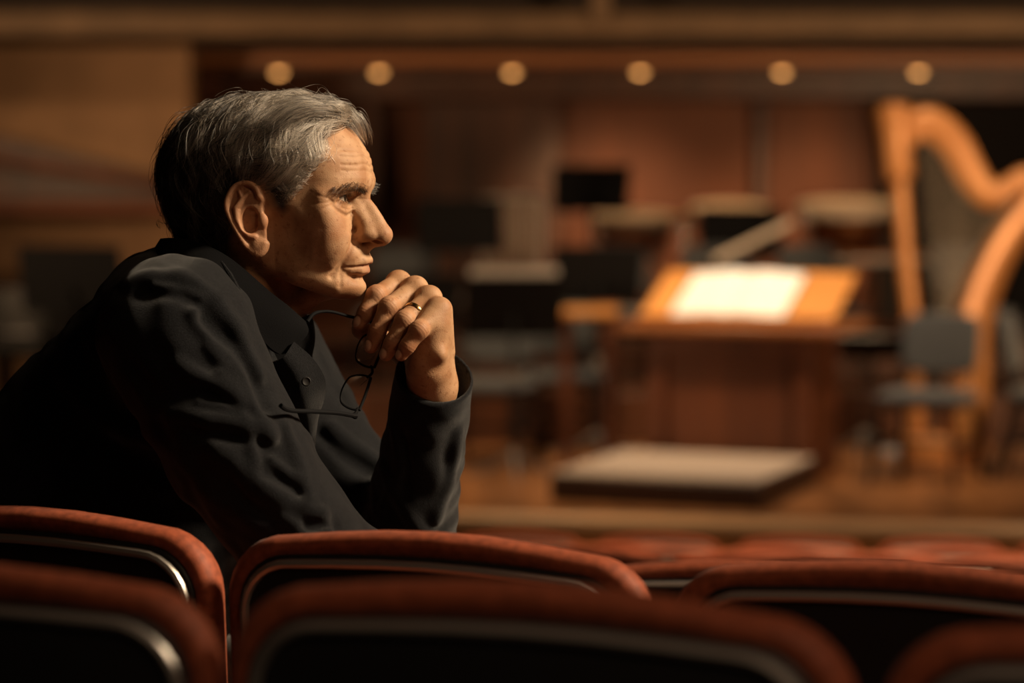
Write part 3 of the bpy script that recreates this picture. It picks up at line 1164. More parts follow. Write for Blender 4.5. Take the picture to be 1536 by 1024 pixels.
def f_jacket(p):
    f = f_jack0(p)
    for h, w, c in FOLDP:
        lo = c.min(0) - 3 * w
        hi = c.max(0) + 3 * w
        m = ((p > lo) & (p < hi)).all(1)
        if not m.any():
            continue
        qq = p[m]
        d2 = np.full(len(qq), 1e9, np.float32)
        for a, b in zip(c[:-1], c[1:]):
            ab = b - a
            v = qq - a
            t = np.clip(v @ ab / float(ab @ ab), 0, 1)
            d2 = np.minimum(d2, ((v - t[:, None] * ab) ** 2).sum(1))
        f[m] -= h * np.exp(-d2 / (w * w))
    x, y, z = p[:, 0], p[:, 1], p[:, 2]
    a = np.sin(x * 71 + 2.2 * np.sin(z * 43) + y * 30) * np.sin(z * 57 + 1.8 * np.sin(x * 37 - y * 45))
    b = np.sin((x + z) * 118 + 2 * np.sin(y * 80)) * np.sin((x - z) * 46 + y * 33)
    q = (p - CUFC.astype(np.float32)) @ ARMAX.astype(np.float32)
    soft = np.clip((-q - .006) / .03, 0, 1)
    near = np.linalg.norm(p - CUFC.astype(np.float32), axis=1)
    k = np.where(near < .09, np.maximum(soft, np.clip((near - .07) / .02, 0, 1)), 1)
    return f + (.0020 * a + .0012 * b) * k


JV, JF = mesh_sdf(f_jacket, (-.86, 2.34, 1.72), (.02, 3.10, 2.52), .0027, newton=1)
jacket = raw_mesh('jacket', JV, JF, M_JACKET, person, origin=BASE)

# ----------------------------------------------------------------- collar, front flap, buttons
M_COLLAR = mat('black_collar_cloth', (.0035, .0035, .0042), rough=.95, bump=.4, bscale=1300.0, sheen=.04, spec=.08)


def sheet(name, rows, material, parent, nu=40, nv=10, thick=.004):
    """thick cloth out of control rows (each a list of photo points with distance)"""
    W = [[P(*c) for c in r] for r in rows]
    G = np.array([spline(np.array(r), nu) for r in W])
    G = np.array([spline(G[:, i], nv) for i in range(nu)])          # nu x nv
    V = G.reshape(-1, 3)
    du = np.gradient(G, axis=0)
    dv = np.gradient(G, axis=1)
    n = np.cross(du, dv)
    n /= np.linalg.norm(n, axis=2, keepdims=True) + 1e-9
    V2 = (G + n * thick).reshape(-1, 3)
    m = MB()
    idx = lambda i, j: i * nv + j
    fs = []
    N = nu * nv
    for i in range(nu - 1):
        for j in range(nv - 1):
            fs.append((idx(i, j), idx(i + 1, j), idx(i + 1, j + 1), idx(i, j + 1)))
            fs.append((N + idx(i, j + 1), N + idx(i + 1, j + 1), N + idx(i + 1, j), N + idx(i, j)))
    rim = [(i, 0) for i in range(nu)] + [(nu - 1, j) for j in range(1, nv)] + [(i, nv - 1) for i in range(nu - 2, -1, -1)] + [(0, j) for j in range(nv - 2, 0, -1)]
    for a, b in zip(rim, rim[1:] + rim[:1]):
        fs.append((idx(*b), idx(*a), N + idx(*a), N + idx(*b)))
    m.add([v - BASE for v in np.concatenate((V, V2))], fs)
    return m.build(name, material, parent, angle=70)


top_e = [(459, 482, 2.615), (432, 458, 2.598), (405, 437, 2.592), (350, 390, 2.588), (308, 367, 2.592), (266, 357, 2.625), (240, 358, 2.69), (262, 360, 2.76), (310, 372, 2.79), (350, 392, 2.795), (400, 432, 2.785), (446, 474, 2.765)]
mid_e = [(462, 500, 2.605), (430, 490, 2.585), (402, 472, 2.576), (346, 424, 2.570), (300, 396, 2.572), (256, 380, 2.612), (229, 376, 2.69), (250, 384, 2.77), (302, 402, 2.81), (346, 428, 2.815), (398, 468, 2.805), (448, 498, 2.775)]
bot_e = [(438, 527, 2.592), (418, 530, 2.578), (392, 508, 2.566), (346, 455, 2.556), (294, 424, 2.556), (244, 404, 2.602), (220, 394, 2.69), (240, 404, 2.78), (296, 430, 2.83), (346, 460, 2.835), (396, 505, 2.825), (436, 525, 2.79)]
collar = sheet('collar', [top_e, mid_e, bot_e], M_COLLAR, person, nu=60, nv=12, thick=-.005)
seam = [(332, 392), (345, 412), (356, 434), (367, 459)]
m = MB()
m.tube([P(a, b, 2.566 - .002 * i) - BASE for i, (a, b) in enumerate(seam)], (.0012, .003, .0035, .0015), 8)
m.build('seam', M_JACKET, collar)

flap_rows = [
    [(404, 545, 2.585), (416, 575, 2.590), (428, 610, 2.600), (444, 645, 2.615), (455, 690, 2.63)],
    [(424, 536, 2.572), (442, 562, 2.572), (452, 595, 2.582), (462, 630, 2.603), (470, 680, 2.625)],
    [(441, 512, 2.585), (470, 538, 2.588), (488, 570, 2.594), (486, 600, 2.606), (478, 622, 2.622)]]
flap = sheet('front_flap', flap_rows, M_JACKET, person, nu=30, nv=14, thick=-.005)
M_BUTTON = mat('dark_horn_button', (.010, .009, .009), rough=.6, spec=.2)
for (a, b) in ((459, 572),):
    d = surf_depth(f_jack0, a, b)
    m = MB()
    c = P(a, b, 2.572) - BASE
    Mx = Vector((.35, -1, .15)).to_track_quat('Z', 'Y').to_matrix()
    m.lathe([(.0005, .0016), (.003, .0016), (.0042, .0024), (.005, .002), (.0052, .0006), (.005, -.001)], 20, c=c, M=Mx)
    m.build('button', M_BUTTON, person)

fs_ = lambda p: smax(cone(p, h2w((-14, 0, -150)), h2w((-45, 0, -250)), .066, .085), -cone(p, h2w((-14, 0, -120)), h2w((-22, 0, -160)), .060, .055), .004)
SV, SF = mesh_sdf(fs_, h2w((-15, 0, -200)) - .17, h2w((-15, 0, -200)) + .17, .004)
raw_mesh('shirt', SV, SF, M_COLLAR, person, origin=BASE)

# ----------------------------------------------------------------- trousers and shoes
M_TROUSER = mat('grey_wool_trousers', (.10, .095, .09), rough=.9, var=.2, vscale=300.0, sheen=.2, spec=.1)
KF = np.array((.00, 2.94, 1.93))
AF = np.array((.20, 2.84, 1.56))
KN = np.array((-.02, 2.78, 1.80))
AN = np.array((.00, 2.80, 1.36))


def f_trous(p):
    f = cone(p, HIP + np.array((0, -.07, 0)), HIP + np.array((0, .07, 0)), .125, .125)
    f = smin(f, tubef(p, [(*(HIP + np.array((.05, -.1, 0))), .095), (*KN, .066), (*(AN + np.array((0, 0, .02))), .048)]), .03)
    f = smin(f, tubef(p, [(*(HIP + np.array((.05, .1, .02))), .095), (*KF, .068), (*AF, .048)]), .03)
    return f + .0015 * np.sin(p[:, 0] * 60 + 2 * np.sin(p[:, 2] * 40)) * np.sin(p[:, 2] * 50)


TV, TF = mesh_sdf(f_trous, (-.80, 2.48, 1.28), (.32, 3.16, 2.05), .006)
raw_mesh('trousers', TV, TF, M_TROUSER, person, origin=BASE)
M_SHOE = mat('black_leather', (.012, .011, .010), rough=.35, coat=.3)
for A, tilt in ((AN, 0.0), (AF, -.55)):
    R3 = Matrix.Rotation(-tilt, 3, 'Y')
    Rn = np.array(R3)

    def f_shoe(p, A=A, Rn=Rn):
        q = (p - A.astype(np.float32)) @ Rn.astype(np.float32)
        f = ell(q, (.075, 0, -.055), (.145, .045, .042))
        f = smin(f, cone(q, (-.01, 0, -.05), (0, 0, .02), .045, .043), .03)
        return smax(f, -(q[:, 2] + .096), .006)
    V_, F_ = mesh_sdf(f_shoe, A + np.array((-.20, -.10, -.22)), A + np.array((.28, .10, .14)), .006)
    raw_mesh('shoe', V_, F_, M_SHOE, person, origin=BASE)

# ----------------------------------------------------------------- ring
M_GOLD = mat('yellow_gold', (.85, .55, .22), rough=.22, metal=1.0)
a, b = np.array(FW['ring'][0][:3]), np.array(FW['ring'][1][:3])
c = a + (b - a) * .60
ax = Vector(b - a).normalized()
Mx = ax.to_track_quat('Z', 'Y').to_matrix()
m = MB()
prof = [(.0109, -.0021), (.0117, -.0022), (.0122, -.0012), (.0123, 0), (.0122, .0012), (.0117, .0022), (.0109, .0021)]
m.lathe(prof, 40, c=c - BASE, M=Mx)
m.f = m.f[:-2]
n = 40
k = len(prof)
m.f += [((k - 1) * n + i, (k - 1) * n + (i + 1) % n, (i + 1) % n, i) for i in range(n)]
ring_o = m.build('wedding_ring', M_GOLD, person)
ring_o['label'] = 'gold wedding ring'

# ----------------------------------------------------------------- reading glasses hanging from the fingers
M_FRAME = mat('black_acetate', (.006, .006, .007), rough=.75, spec=.10)
M_LENS = bpy.data.materials.new('clear_lens')
M_LENS.use_nodes = True
_b = M_LENS.node_tree.nodes['Principled BSDF']
_b.inputs['Transmission Weight'].default_value = 1.0
_b.inputs['Roughness'].default_value = 0.0
_b.inputs['IOR'].default_value = 1.45
_b.inputs['Base Color'].default_value = (.95, .95, .93, 1)
H2 = P(534, 624, 2.612)
H1 = P(579, 497, 2.680)
GV = H1 - H2
GW0 = P(534 - 30, 624 - 8, 2.616) - H2
GW = GW0 - GV * (GW0 @ GV) / (GV @ GV)
GW *= .024 / np.linalg.norm(GW)
GN = np.cross(GV, GW)
GN /= np.linalg.norm(GN)
glasses = empty('reading_glasses', H2)
tag(glasses, 'black framed reading glasses dangling open from the fingers of the seated man', 'glasses')
G = lambda v, w, t=0.0: GV * v + GW * w + GN * t
outl = [(0, 0), (.14, -.04), (.5, -.06), (.86, -.02), (1, .12), (.98, .55), (.86, .90), (.62, 1.02), (.35, 1.0), (.12, .88), (0, .5), (-.02, .2)]
fr = MB()
for v0, v1, flip in ((.07, .45, 1), (.57, .95, 0)):
    o2 = [((1 - u) if flip else u, w) for u, w in outl]
    loop = spline(np.array(o2 + o2[:1]), 40)[:-1]
    pts = [G(v0 + (v1 - v0) * u, w) for u, w in loop]
    cn = sum(pts) / len(pts)
    rings = []
    # rim: a small square section run round the outline
    sec = [(-.0006, -.0012), (.0008, -.0012), (.0008, .0012), (-.0006, .0012)]
    b0 = len(fr.v)
    for q in pts:
        out = (q - cn) / np.linalg.norm(q - cn)
        for so, sn in sec:
            fr.v.append(tuple(q + out * so + GN * sn))
    L = len(pts)
    for i in range(L):
        for j in range(4):
            fr.f.append((b0 + i * 4 + j, b0 + ((i + 1) % L) * 4 + j, b0 + ((i + 1) % L) * 4 + (j + 1) % 4, b0 + i * 4 + (j + 1) % 4))
    fr.tube([G(v0 + (v1 - v0) * t, -.05 - .03 * math.sin(t * 3.14)) for t in (0, .15, .35, .5, .65, .85, 1)], .0017, 8)
    ln = MB()
    vs = [tuple(cn + (q - cn) * .985 + GN * .0007) for q in pts] + [tuple(cn + GN * .0018)] + [tuple(cn + (q - cn) * .985 - GN * .0007) for q in pts] + [tuple(cn + GN * .0004)]
    fs = [(i, (i + 1) % L, L) for i in range(L)] + [(L + 1 + (i + 1) % L, L + 1 + i, 2 * L + 1) for i in range(L)] + [(i, L + 1 + i, L + 1 + (i + 1) % L, (i + 1) % L) for i in range(L)]
    ln.add(vs, fs)
    ln.build('lens', M_LENS, glasses)
fr.tube([G(.44, .12), G(.48, .0), G(.51, -.04), G(.54, .0), G(.58, .12)], .0016, 8)
fr.tube([G(0, .12), G(.04, .05), G(.09, .04)], (.0022, .002, .0016), 8)
fr.tube([G(.93, .04), G(.97, .05), G(1, .12)], (.0016, .002, .0022), 8)
fr.build('frame', M_FRAME, glasses)
t2 = [(534, 624, 2.612), (528, 623, 2.607), (505, 619, 2.580), (470, 617, 2.540), (441, 616, 2.506), (428, 613, 2.490), (421, 608, 2.482)]
m = MB()
m.tube([q - H2 for q in spline(np.array([P(*c) for c in t2]), 20)], [.0034] * 3 + [.0024] * 12 + [.0026] * 5, 8)
m.build('temple', M_FRAME, glasses)
t1 = [(579, 497, 2.680), (560, 484, 2.674), (540, 478, 2.662), (522, 474, 2.650), (500, 468, 2.637), (484, 467, 2.629), (470, 471, 2.622), (461, 482, 2.616)]
m = MB()
m.tube([q - H2 for q in spline(np.array([P(*c) for c in t1]), 24)], [.0024] * 3 + [.0017] * 15 + [.0021] * 6, 8)
m.build('temple', M_FRAME, glasses)
# =================================================================== hall and stage materials
M_STAGEFLOOR = mat('oak_stage_boards', (.25, .105, .038), rough=.30, var=.35, vscale=6.0, stretch=(1, .12, 1), bump=.05, bscale=40)
M_CARPET = mat('dark_aisle_carpet', (.035, .012, .010), rough=.95, var=.3, vscale=60)
M_WOODDARK = mat('dark_walnut', (.105, .036, .015), rough=.42, color2=(.052, .018, .008), vscale=9.0, stretch=(1, 1, .12))
M_PANEL = mat('reddish_wall_panelling', (.22, .068, .022), rough=.6, color2=(.12, .036, .012), vscale=2.2, stretch=(1, 1, .15))
M_PLASTER = mat('tan_plaster', (.36, .21, .11), rough=.85, var=.12, vscale=4)
M_BEAM = mat('honey_wood_beam', (.46, .175, .058), rough=.5, color2=(.30, .11, .038), vscale=5.0, stretch=(.1, 1, 1))
M_FASCIA = mat('pale_balcony_fascia', (.20, .125, .068), rough=.7, var=.15, vscale=3)
M_BLACKWALL = mat('flat_black', (.012, .009, .008), rough=.95)  # near black colour stands in for the darkness of openings and gaps
M_CEIL = mat('dark_ceiling_paint', (.03, .02, .015), rough=.9)
M_OAK = mat('golden_oak_board', (.76, .34, .095), rough=.38, color2=(.62, .26, .065), vscale=9, stretch=(.12, 1, 1))
M_LEDGE = mat('polished_ledge_wood', (.34, .13, .045), rough=.35, color2=(.24, .085, .03), vscale=8, stretch=(.12, 1, 1))  # lighter wood than the cabinet, standing in for light on the ledge
M_REDWOOD = mat('mahogany_cabinet', (.130, .038, .014), rough=.45, color2=(.078, .022, .009), vscale=8, stretch=(1, 1, .12))
M_PODIUM = mat('dark_stained_podium_wood', (.036, .013, .006), rough=.5, color2=(.022, .008, .004), vscale=8, stretch=(.12, 1, 1))
M_MAT = mat('grey_podium_carpet', (.42, .33, .26), rough=.95, var=.12, vscale=70)
M_PAPER = mat('white_score_paper', (.92, .90, .86), rough=.7)
M_BLACKMETAL = mat('black_stand_metal', (.007, .007, .008), rough=.7, spec=.15)
M_GREYMETAL = mat('grey_metal', (.30, .28, .26), rough=.42, metal=.6)
M_CHROME = mat('chrome', (.72, .70, .66), rough=.25, metal=1.0)
M_OLDSTEEL = mat('aged_steel', (.30, .26, .22), rough=.45, metal=1.0)
M_COPPER = mat('copper', (.62, .26, .11), rough=.35, metal=1.0)
M_RIM = mat('pale_brushed_rim', (.58, .48, .38), rough=.5, metal=.25)
M_DRUMSKIN = mat('drum_skin', (.86, .66, .46), rough=.5)
M_BLUEFABRIC = mat('slate_blue_chair_fabric', (.050, .055, .062), rough=.85, var=.2, vscale=200, sheen=.3)
M_GILT = mat('gilded_maple', (.56, .25, .085), rough=.35, color2=(.44, .18, .055), vscale=6, metal=.15)
M_STRING = mat('gut_string', (.45, .38, .30), rough=.5)
M_LACQUER = mat('black_piano_lacquer', (.008, .008, .008), rough=.25)
M_SEATRED = mat('red_seat_velvet', (.31, .072, .030), rough=.62, var=.22, vscale=120, sheen=.08, spec=.35, bump=.15, bscale=700)
M_SEATBACK = mat('black_seat_shell', (.010, .009, .009), rough=.55)
M_STEEL = mat('brushed_steel_trim', (.72, .66, .60), rough=.38, metal=.85)
M_ARM = mat('seat_arm_wood', (.10, .036, .016), rough=.4)
M_IRON = mat('black_cast_iron', (.015, .014, .014), rough=.5)


def rotm(a):
    return Matrix.Rotation(a, 3, 'Z')


def part(mb, name, m, parent, **k):
    return mb.build(name, m, parent, **k)


def struct(o):
    o['kind'] = 'structure'
    return o


# =================================================================== auditorium seats
SEATW = .445


def rounded_back(w, z0, z1, r, n=7, inset=0.0, crown=.012):
    """outline of a seat back: square at the bottom, round shoulders, slightly crowned top"""
    h = w / 2 - inset
    r = max(r - inset * .4, .012)
    z1 = z1 - inset
    pts = [(-h, z0 + inset)]
    for i in range(n + 1):
        a = math.pi - i / n * math.pi / 2
        pts.append((-h + r + r * math.cos(a), z1 - r + r * math.sin(a)))
    for i in range(1, 6):
        t = i / 6
        pts.append((-h + r + (2 * h - 2 * r) * t, z1 + crown * math.sin(math.pi * t)))
    for i in range(n + 1):
        a = math.pi / 2 - i / n * math.pi / 2
        pts.append((h - r + r * math.cos(a), z1 - r + r * math.sin(a)))
    pts.append((h, z0 + inset))
    return pts


def make_seat():
    root = empty('auditorium_seat', (0, 0, 0))
    m = MB()
    prof = [(-.018, .020), (-.0235, .013), (-.0225, .007), (-.018, .0022), (-.010, 0), (.002, 0), (.013, .004), (.022, .013), (.028, .028), (.030, .05)]
    m.layers([[(x, y + .10 * (.92 - z) * .55, z) for x, z in rounded_back(SEATW, .34, .908, .062, inset=i)] for y, i in prof])
    part(m, 'backrest', M_SEATRED, root, angle=60)
    m = MB()
    prof = [(-.012, .0165), (-.0225, .0165), (-.0255, .019), (-.027, .028)]
    m.layers([[(x, y + .10 * (.92 - z) * .55, z) for x, z in rounded_back(SEATW, .30, .908, .062, inset=i, crown=.006)] for y, i in prof])
    shell = part(m, 'back_shell', M_SEATBACK, root, angle=50)
    m = MB()
    o = rounded_back(SEATW, .34, .908, .062, inset=.0245, crown=.006)
    m.tube([(x, -.0275 + .10 * (.92 - z) * .55, z) for x, z in o], .0048, 8)
    tr = part(m, 'trim_strip', M_STEEL, shell)
    tr['label'] = 'bright steel trim strip'
    m = MB()
    rings = []
    for dz, ins in ((0, .02), (.01, .006), (.03, 0), (.06, .003), (.078, .02), (.084, .06)):
        hw, y0, y1 = SEATW / 2 - .026 - ins, .11 + ins, .53 - ins
        c = .05
        rings.append([(-hw, y0, .365 + dz), (hw, y0, .365 + dz), (hw, y1 - c, .365 + dz), (hw - c * .3, y1 - c * .3, .365 + dz), (hw - c, y1, .365 + dz), (-hw + c, y1, .365 + dz), (-hw + c * .3, y1 - c * .3, .365 + dz), (-hw, y1 - c, .365 + dz)])
    m.layers(rings)
    part(m, 'seat_cushion', M_SEATRED, root, angle=60)
    for s in (-1, 1):
        m = MB()
        m.box((s * (SEATW / 2 - .007), .22, .60), (.025, .34, .03))
        part(m, 'armrest', M_ARM, root, bevel=.008)
        m = MB()
        m.box((s * (SEATW / 2 - .004), .17, .295), (.020, .22, .58))
        m.box((s * (SEATW / 2 - .012), .18, .012), (.036, .30, .024))
        part(m, 'side_stand', M_IRON, root, bevel=.005)
    return root


seat0 = make_seat()
ROWS = [  # name, photo column of a seat centre, distance, seat-top row there, turn, pitch, seats before, seats after
    ('near', 800, 1.62, 902, 20.7, .459, 1, 1),
    ('man', 655, 2.31, 819, 23.5, .462, 1, 1),
    ('c', 1130, 3.25, 856, 17, .47, 1, 1),
    ('d', 1237, 4.15, 846, 13, .47, 1, 1),
    ('e', 1150, 5.1, 838, 11, .48, 1, 2),
    ('f', 1020, 6.1, 831, 9, .48, 1, 3),
    ('g', 930, 7.2, 823, 7.5, .49, 1, 4),
    ('h', 1198, 8.45, 813, 5.5, .49, 3, 2),
]
ROWLINES = []
NTH = ['first', 'second', 'third', 'fourth', 'fifth', 'sixth', 'seventh']
DESC = {
    'near': ['blurred dark-backed seat at the lower left corner, nearest row', 'large blurred seat back with a bright steel strip across the bottom of the view', 'blurred seat back cut off by the lower right corner, nearest row'],
    'man': ['red-edged seat back directly below the back of the seated man', 'red-edged seat back in front of the elbow of the seated man', 'red-edged seat back with a thin steel strip right of the seated man, same row'],
}
ROWWORD = {'c': 'first row beyond the seated man', 'd': 'second row beyond the seated man', 'e': 'third row beyond the seated man', 'f': 'third row back from the stage',
           'g': 'second row back from the stage', 'h': 'front row under the stage edge'}
first = True
for name, px, D, py, ang, pitch, nb, na in ROWS:
    top = P(px, py, D)
    zf = top[2] - .906
    a = math.radians(ang)
    dirv = np.array((math.cos(a), -math.sin(a), 0))
    ROWLINES.append((top[0], top[1], math.tan(a), zf))
    for k in range(-nb, na + 1):
        p = np.array((top[0], top[1], zf)) + dirv * (k * pitch)
        if name not in ('near', 'man'):                      # rows bow gently towards the stage
            p[1] += .010 * k * k
        o = seat0 if first else copy_tree(seat0)
        first = False
        o.location = tuple(p)
        o.rotation_euler = (0, 0, -a + (0 if name in ('near', 'man') else .02 * k))
        if name == 'near' and k == -1:                       # the row bows: its left seat is turned squarer
            o.rotation_euler = (0, 0, -a + math.radians(9))
            o.location = (p[0] - .008, p[1] - .03, p[2] - .006)
        i = k + nb
        n = nb + na + 1
        if name in DESC:
            lab = DESC[name][i]
        else:
            lab = 'red upholstered seat, %s from the left in the %s' % (NTH[i], ROWWORD[name])
        tag(o, lab, 'seat', {'near': 'seats in the nearest row', 'man': 'seats in the row of the seated man'}.get(name, 'red seats in the front rows'))
        if name != 'near' and not (name == 'man' and k == -nb):   # empty seats are tipped up
            for ch in o.children:
                if ch.name.startswith('seat_cushion'):
                    ch.rotation_euler = (math.radians(78), 0, 0)
                    ch.location = (0, .505, .10)

for o in list(COL.objects):                             # the arms beside the seated man are folded away
    if o.parent and o.parent.get('label') == DESC['man'][0] and o.name.startswith(('armrest', 'side_stand')):
        if o.name.startswith('armrest') or sum(v.co.x for v in o.data.vertices) < 0:
            bpy.data.objects.remove(o)
    elif o.parent and o.parent.get('label') == DESC['man'][0] and o.name.startswith('seat_cushion'):
        o.location.z -= .03                              # pressed down under his weight
    elif o.parent and o.parent.get('label') == DESC['man'][1] and o.name.startswith('armrest') and sum(v.co.x for v in o.data.vertices) < 0:
        bpy.data.objects.remove(o)

# sloping floor under the seats
RL = [(ROWLINES[0][0], ROWLINES[0][1] - 3.2, ROWLINES[0][2], ROWLINES[0][3] + .32)] + ROWLINES + [(1.5, 9.9, .09, .31)]


def floor_z(x, y):
    ys, zs = [], []
    for (x0, y0, t, z) in RL:
        yy = y0 - t * (x - x0)
        ys += [yy - .08, yy + .50]
        zs += [z, z]
    ys = np.maximum.accumulate(np.array(ys) + np.arange(len(ys)) * 1e-4)
    return float(np.interp(y, ys, zs))


xs = np.linspace(-4.5, 7.5, 49)
ysg = np.concatenate((np.linspace(-2.0, 10.55, 126), [10.62]))
m = MB()
V_ = [(x, y, floor_z(min(max(x, -1.2), 2.2), y)) for x in xs for y in ysg]
ny = len(ysg)
m.add(V_, [(i * ny + j, (i + 1) * ny + j, (i + 1) * ny + j + 1, i * ny + j + 1) for i in range(len(xs) - 1) for j in range(ny - 1)])
struct(m.build('floor', M_CARPET, None))

# =================================================================== room shell
m = MB()
LIPA = math.radians(9)
lipc = on_z(1120, 784, STAGE)
lx = np.array((math.cos(LIPA), -math.sin(LIPA), 0))
ly = np.array((math.sin(LIPA), math.cos(LIPA), 0))
for sx in (0,):
    a = lipc - lx * 9
    b = lipc + lx * 9
    vs = [a, b, b + ly * 10.5, a + ly * 10.5]
    m.add([tuple(v) for v in vs] + [tuple(v - np.array((0, 0, .12))) for v in vs], [(0, 1, 2, 3), (7, 6, 5, 4), (0, 4, 5, 1), (1, 5, 6, 2), (2, 6, 7, 3), (3, 7, 4, 0)])
struct(m.build('stage_floor', M_STAGEFLOOR, None, smooth=False))
m = MB()
m.box(tuple(lipc + ly * .10 - np.array((0, 0, .52))), (18, .10, .80), rz=-LIPA)
struct(m.build('wall_stage_front', M_WOODDARK, None))
M_LIP = mat('pale_stage_nosing', (.72, .46, .26), rough=.28, var=.2, vscale=3, stretch=(.3, 1, 1))  # base colour raised to stand in for the highlight along the stage edge
m = MB()
m.box(tuple(lipc + ly * .03 + np.array((0, 0, -.012))), (18, .11, .055), rz=-LIPA)
struct(m.build('trim_1', M_LIP, None, bevel=.02, seg=3))


def wall(name, c, s, m_, rz=0, bevel=0.0):
    b = MB()
    b.box(c, s, rz)
    return struct(b.build(name, m_, None, bevel=bevel))


XW, YB = 8.2, 18.9
wall('wall_back', (0, YB + .1, 3.6), (2 * XW, .2, 7.2), M_PANEL)
wall('wall_right', (XW, 8.5, 3.6), (.2, 21, 7.2), M_WOODDARK)
wall('wall_left', (-XW, 8.5, 3.6), (.2, 21, 7.2), M_WOODDARK)
wall('ceiling', (0, 8.5, 7.25), (2 * XW, 21, .1), M_CEIL)


def zpx(py, D):
    return float(P(768, py, D)[2])


def xpx(px, D):
    return (px - 768) / FPX * D


# vertical battens on the panelled wall
tn = [2]


def trim(c, s, m_, rz=0, bevel=0.0, M=None):
    b = MB()
    b.box(c, s, rz, M)
    o = b.build('trim_%d' % tn[0], m_, None, bevel=bevel)
    tn[0] += 1
    return struct(o)


for px in (583, 836, 1140, 1312):
    trim((xpx(px, 18.8), 18.83, 2.2), (.10, .12, 2.5), M_WOODDARK, bevel=.02)
# dark slabs in place of the side openings of the panelled wall
D_ = 18.6
trim(((xpx(1318, D_) + XW - .1) / 2, 18.70, 2.15), (XW - .1 - xpx(1318, D_), .2, 2.38), M_BLACKWALL)
trim(((xpx(640, D_) + xpx(832, D_)) / 2, 18.70, 2.35), (xpx(832, D_) - xpx(640, D_), .2, 2.0), M_WOODDARK)
trim(((xpx(290, D_) + xpx(570, D_)) / 2, 18.60, 2.2), (xpx(570, D_) - xpx(290, D_), .3, 2.5), M_WOODDARK)
# balcony over the back of the stage: two fascia beams, soffit, wall above
trim((1.2, 15.22, (zpx(18, 15) + zpx(56, 15)) / 2), (13.8, .4, zpx(18, 15) - zpx(56, 15)), M_FASCIA, bevel=.02)
trim((1.2, 15.65, 5.4), (13.8, .3, 3.55), M_CEIL)
trim((0, 17.2, zpx(60, 15.4)), (16, 3.2, .06), M_BLACKWALL)
xl = xpx(165, 16.5)
trim(((xl + XW - .1) / 2, 16.6, (zpx(74, 16.5) + zpx(98, 16.5)) / 2), (XW - .1 - xl, .3, zpx(74, 16.5) - zpx(98, 16.5)), M_BEAM, bevel=.02)
trim(((xl + XW - .1) / 2, 16.42, (zpx(99, 16.4) + zpx(106, 16.4)) / 2 - .005), (XW - .1 - xl, .12, .035), M_WOODDARK)
trim((xpx(900, 15), 15.0, zpx(8, 15)), (.13, .08, .26), M_FASCIA, bevel=.02)
trim((1.9, 18.30, (zpx(104, 18.3) + zpx(152, 18.3)) / 2), (12.3, .5, zpx(104, 18.3) - zpx(152, 18.3)), M_WOODDARK, bevel=.02)
# plaster side wall on the left with a sloping dark balustrade and a ledge
D_ = 15.6
xa, xb = -7.9, xpx(286, D_)
trim(((xa + xb) / 2, D_ + .15, (zpx(60, D_) + 1.0) / 2), (xb - xa, .3, zpx(60, D_) - 1.0), M_PLASTER)
za, zb = zpx(203, 15.2), zpx(290, 15.2)
xq, xr = xpx(-180, 15.2), xpx(300, 15.2)
b = MB()
b.add([(xq, 15.25, zpx(160, 15.2)), (xr, 15.25, zpx(280, 15.2)), (xr, 15.25, zpx(298, 15.2)), (xq, 15.25, zpx(300, 15.2)), (xq, 15.4, zpx(160, 15.2)), (xr, 15.4, zpx(280, 15.2)), (xr, 15.4, zpx(298, 15.2)), (xq, 15.4, zpx(300, 15.2))],
      [(0, 1, 2, 3), (7, 6, 5, 4), (0, 4, 5, 1), (1, 5, 6, 2), (2, 6, 7, 3), (3, 7, 4, 0)])
o = b.build('trim_%d' % tn[0], M_WOODDARK, None)
tn[0] += 1
struct(o)
b = MB()
b.tube([(xq, 15.18, zpx(215, 15.2)), (xr, 15.18, zpx(284, 15.2))], .035, 8)
o = b.build('trim_%d' % tn[0], M_PANEL, None)
tn[0] += 1
struct(o)
trim(((xq + xr) / 2, 15.1, zpx(312, 15.1)), (xr - xq, .3, zpx(301, 15.1) - zpx(323, 15.1)), M_PANEL, bevel=.02)

# downlights under the balcony soffit
M_GLOW = bpy.data.materials.new('lit_lamp_glass')
M_GLOW.use_nodes = True
_n = M_GLOW.node_tree.nodes['Principled BSDF']
_n.inputs['Emission Color'].default_value = (1, .43, .12, 1)
_n.inputs['Emission Strength'].default_value = 4.6
_n.inputs['Base Color'].default_value = (.8, .6, .4, 1)
names = ['leftmost, above the head', 'second from the left', 'third from the left', 'fourth from the left, above the score desk', 'fifth from the left', 'rightmost, above the harp']
dl0 = None
for i, px in enumerate((418, 568, 768, 960, 1173, 1378)):
    loc = P(px, 98.5, 16.7)
    if dl0 is None:
        dl0 = empty('downlight', loc)
        b = MB()
        b.lathe([(.075, .045), (.075, .0), (.065, -.005), (.06, .03)], 24)
        part(b, 'housing', M_WOODDARK, dl0)
        b = MB()
        b.lathe([(.052 * math.cos(t), -.012 + .052 * math.sin(t)) for t in np.linspace(-1.5, 1.2, 10)], 24)
        part(b, 'bulb', M_GLOW, dl0)
        o = dl0
    else:
        o = copy_tree(dl0)
    o.location = tuple(loc)
    tag(o, 'small warm round downlight under the balcony, ' + names[i], 'light', 'downlights under the balcony')

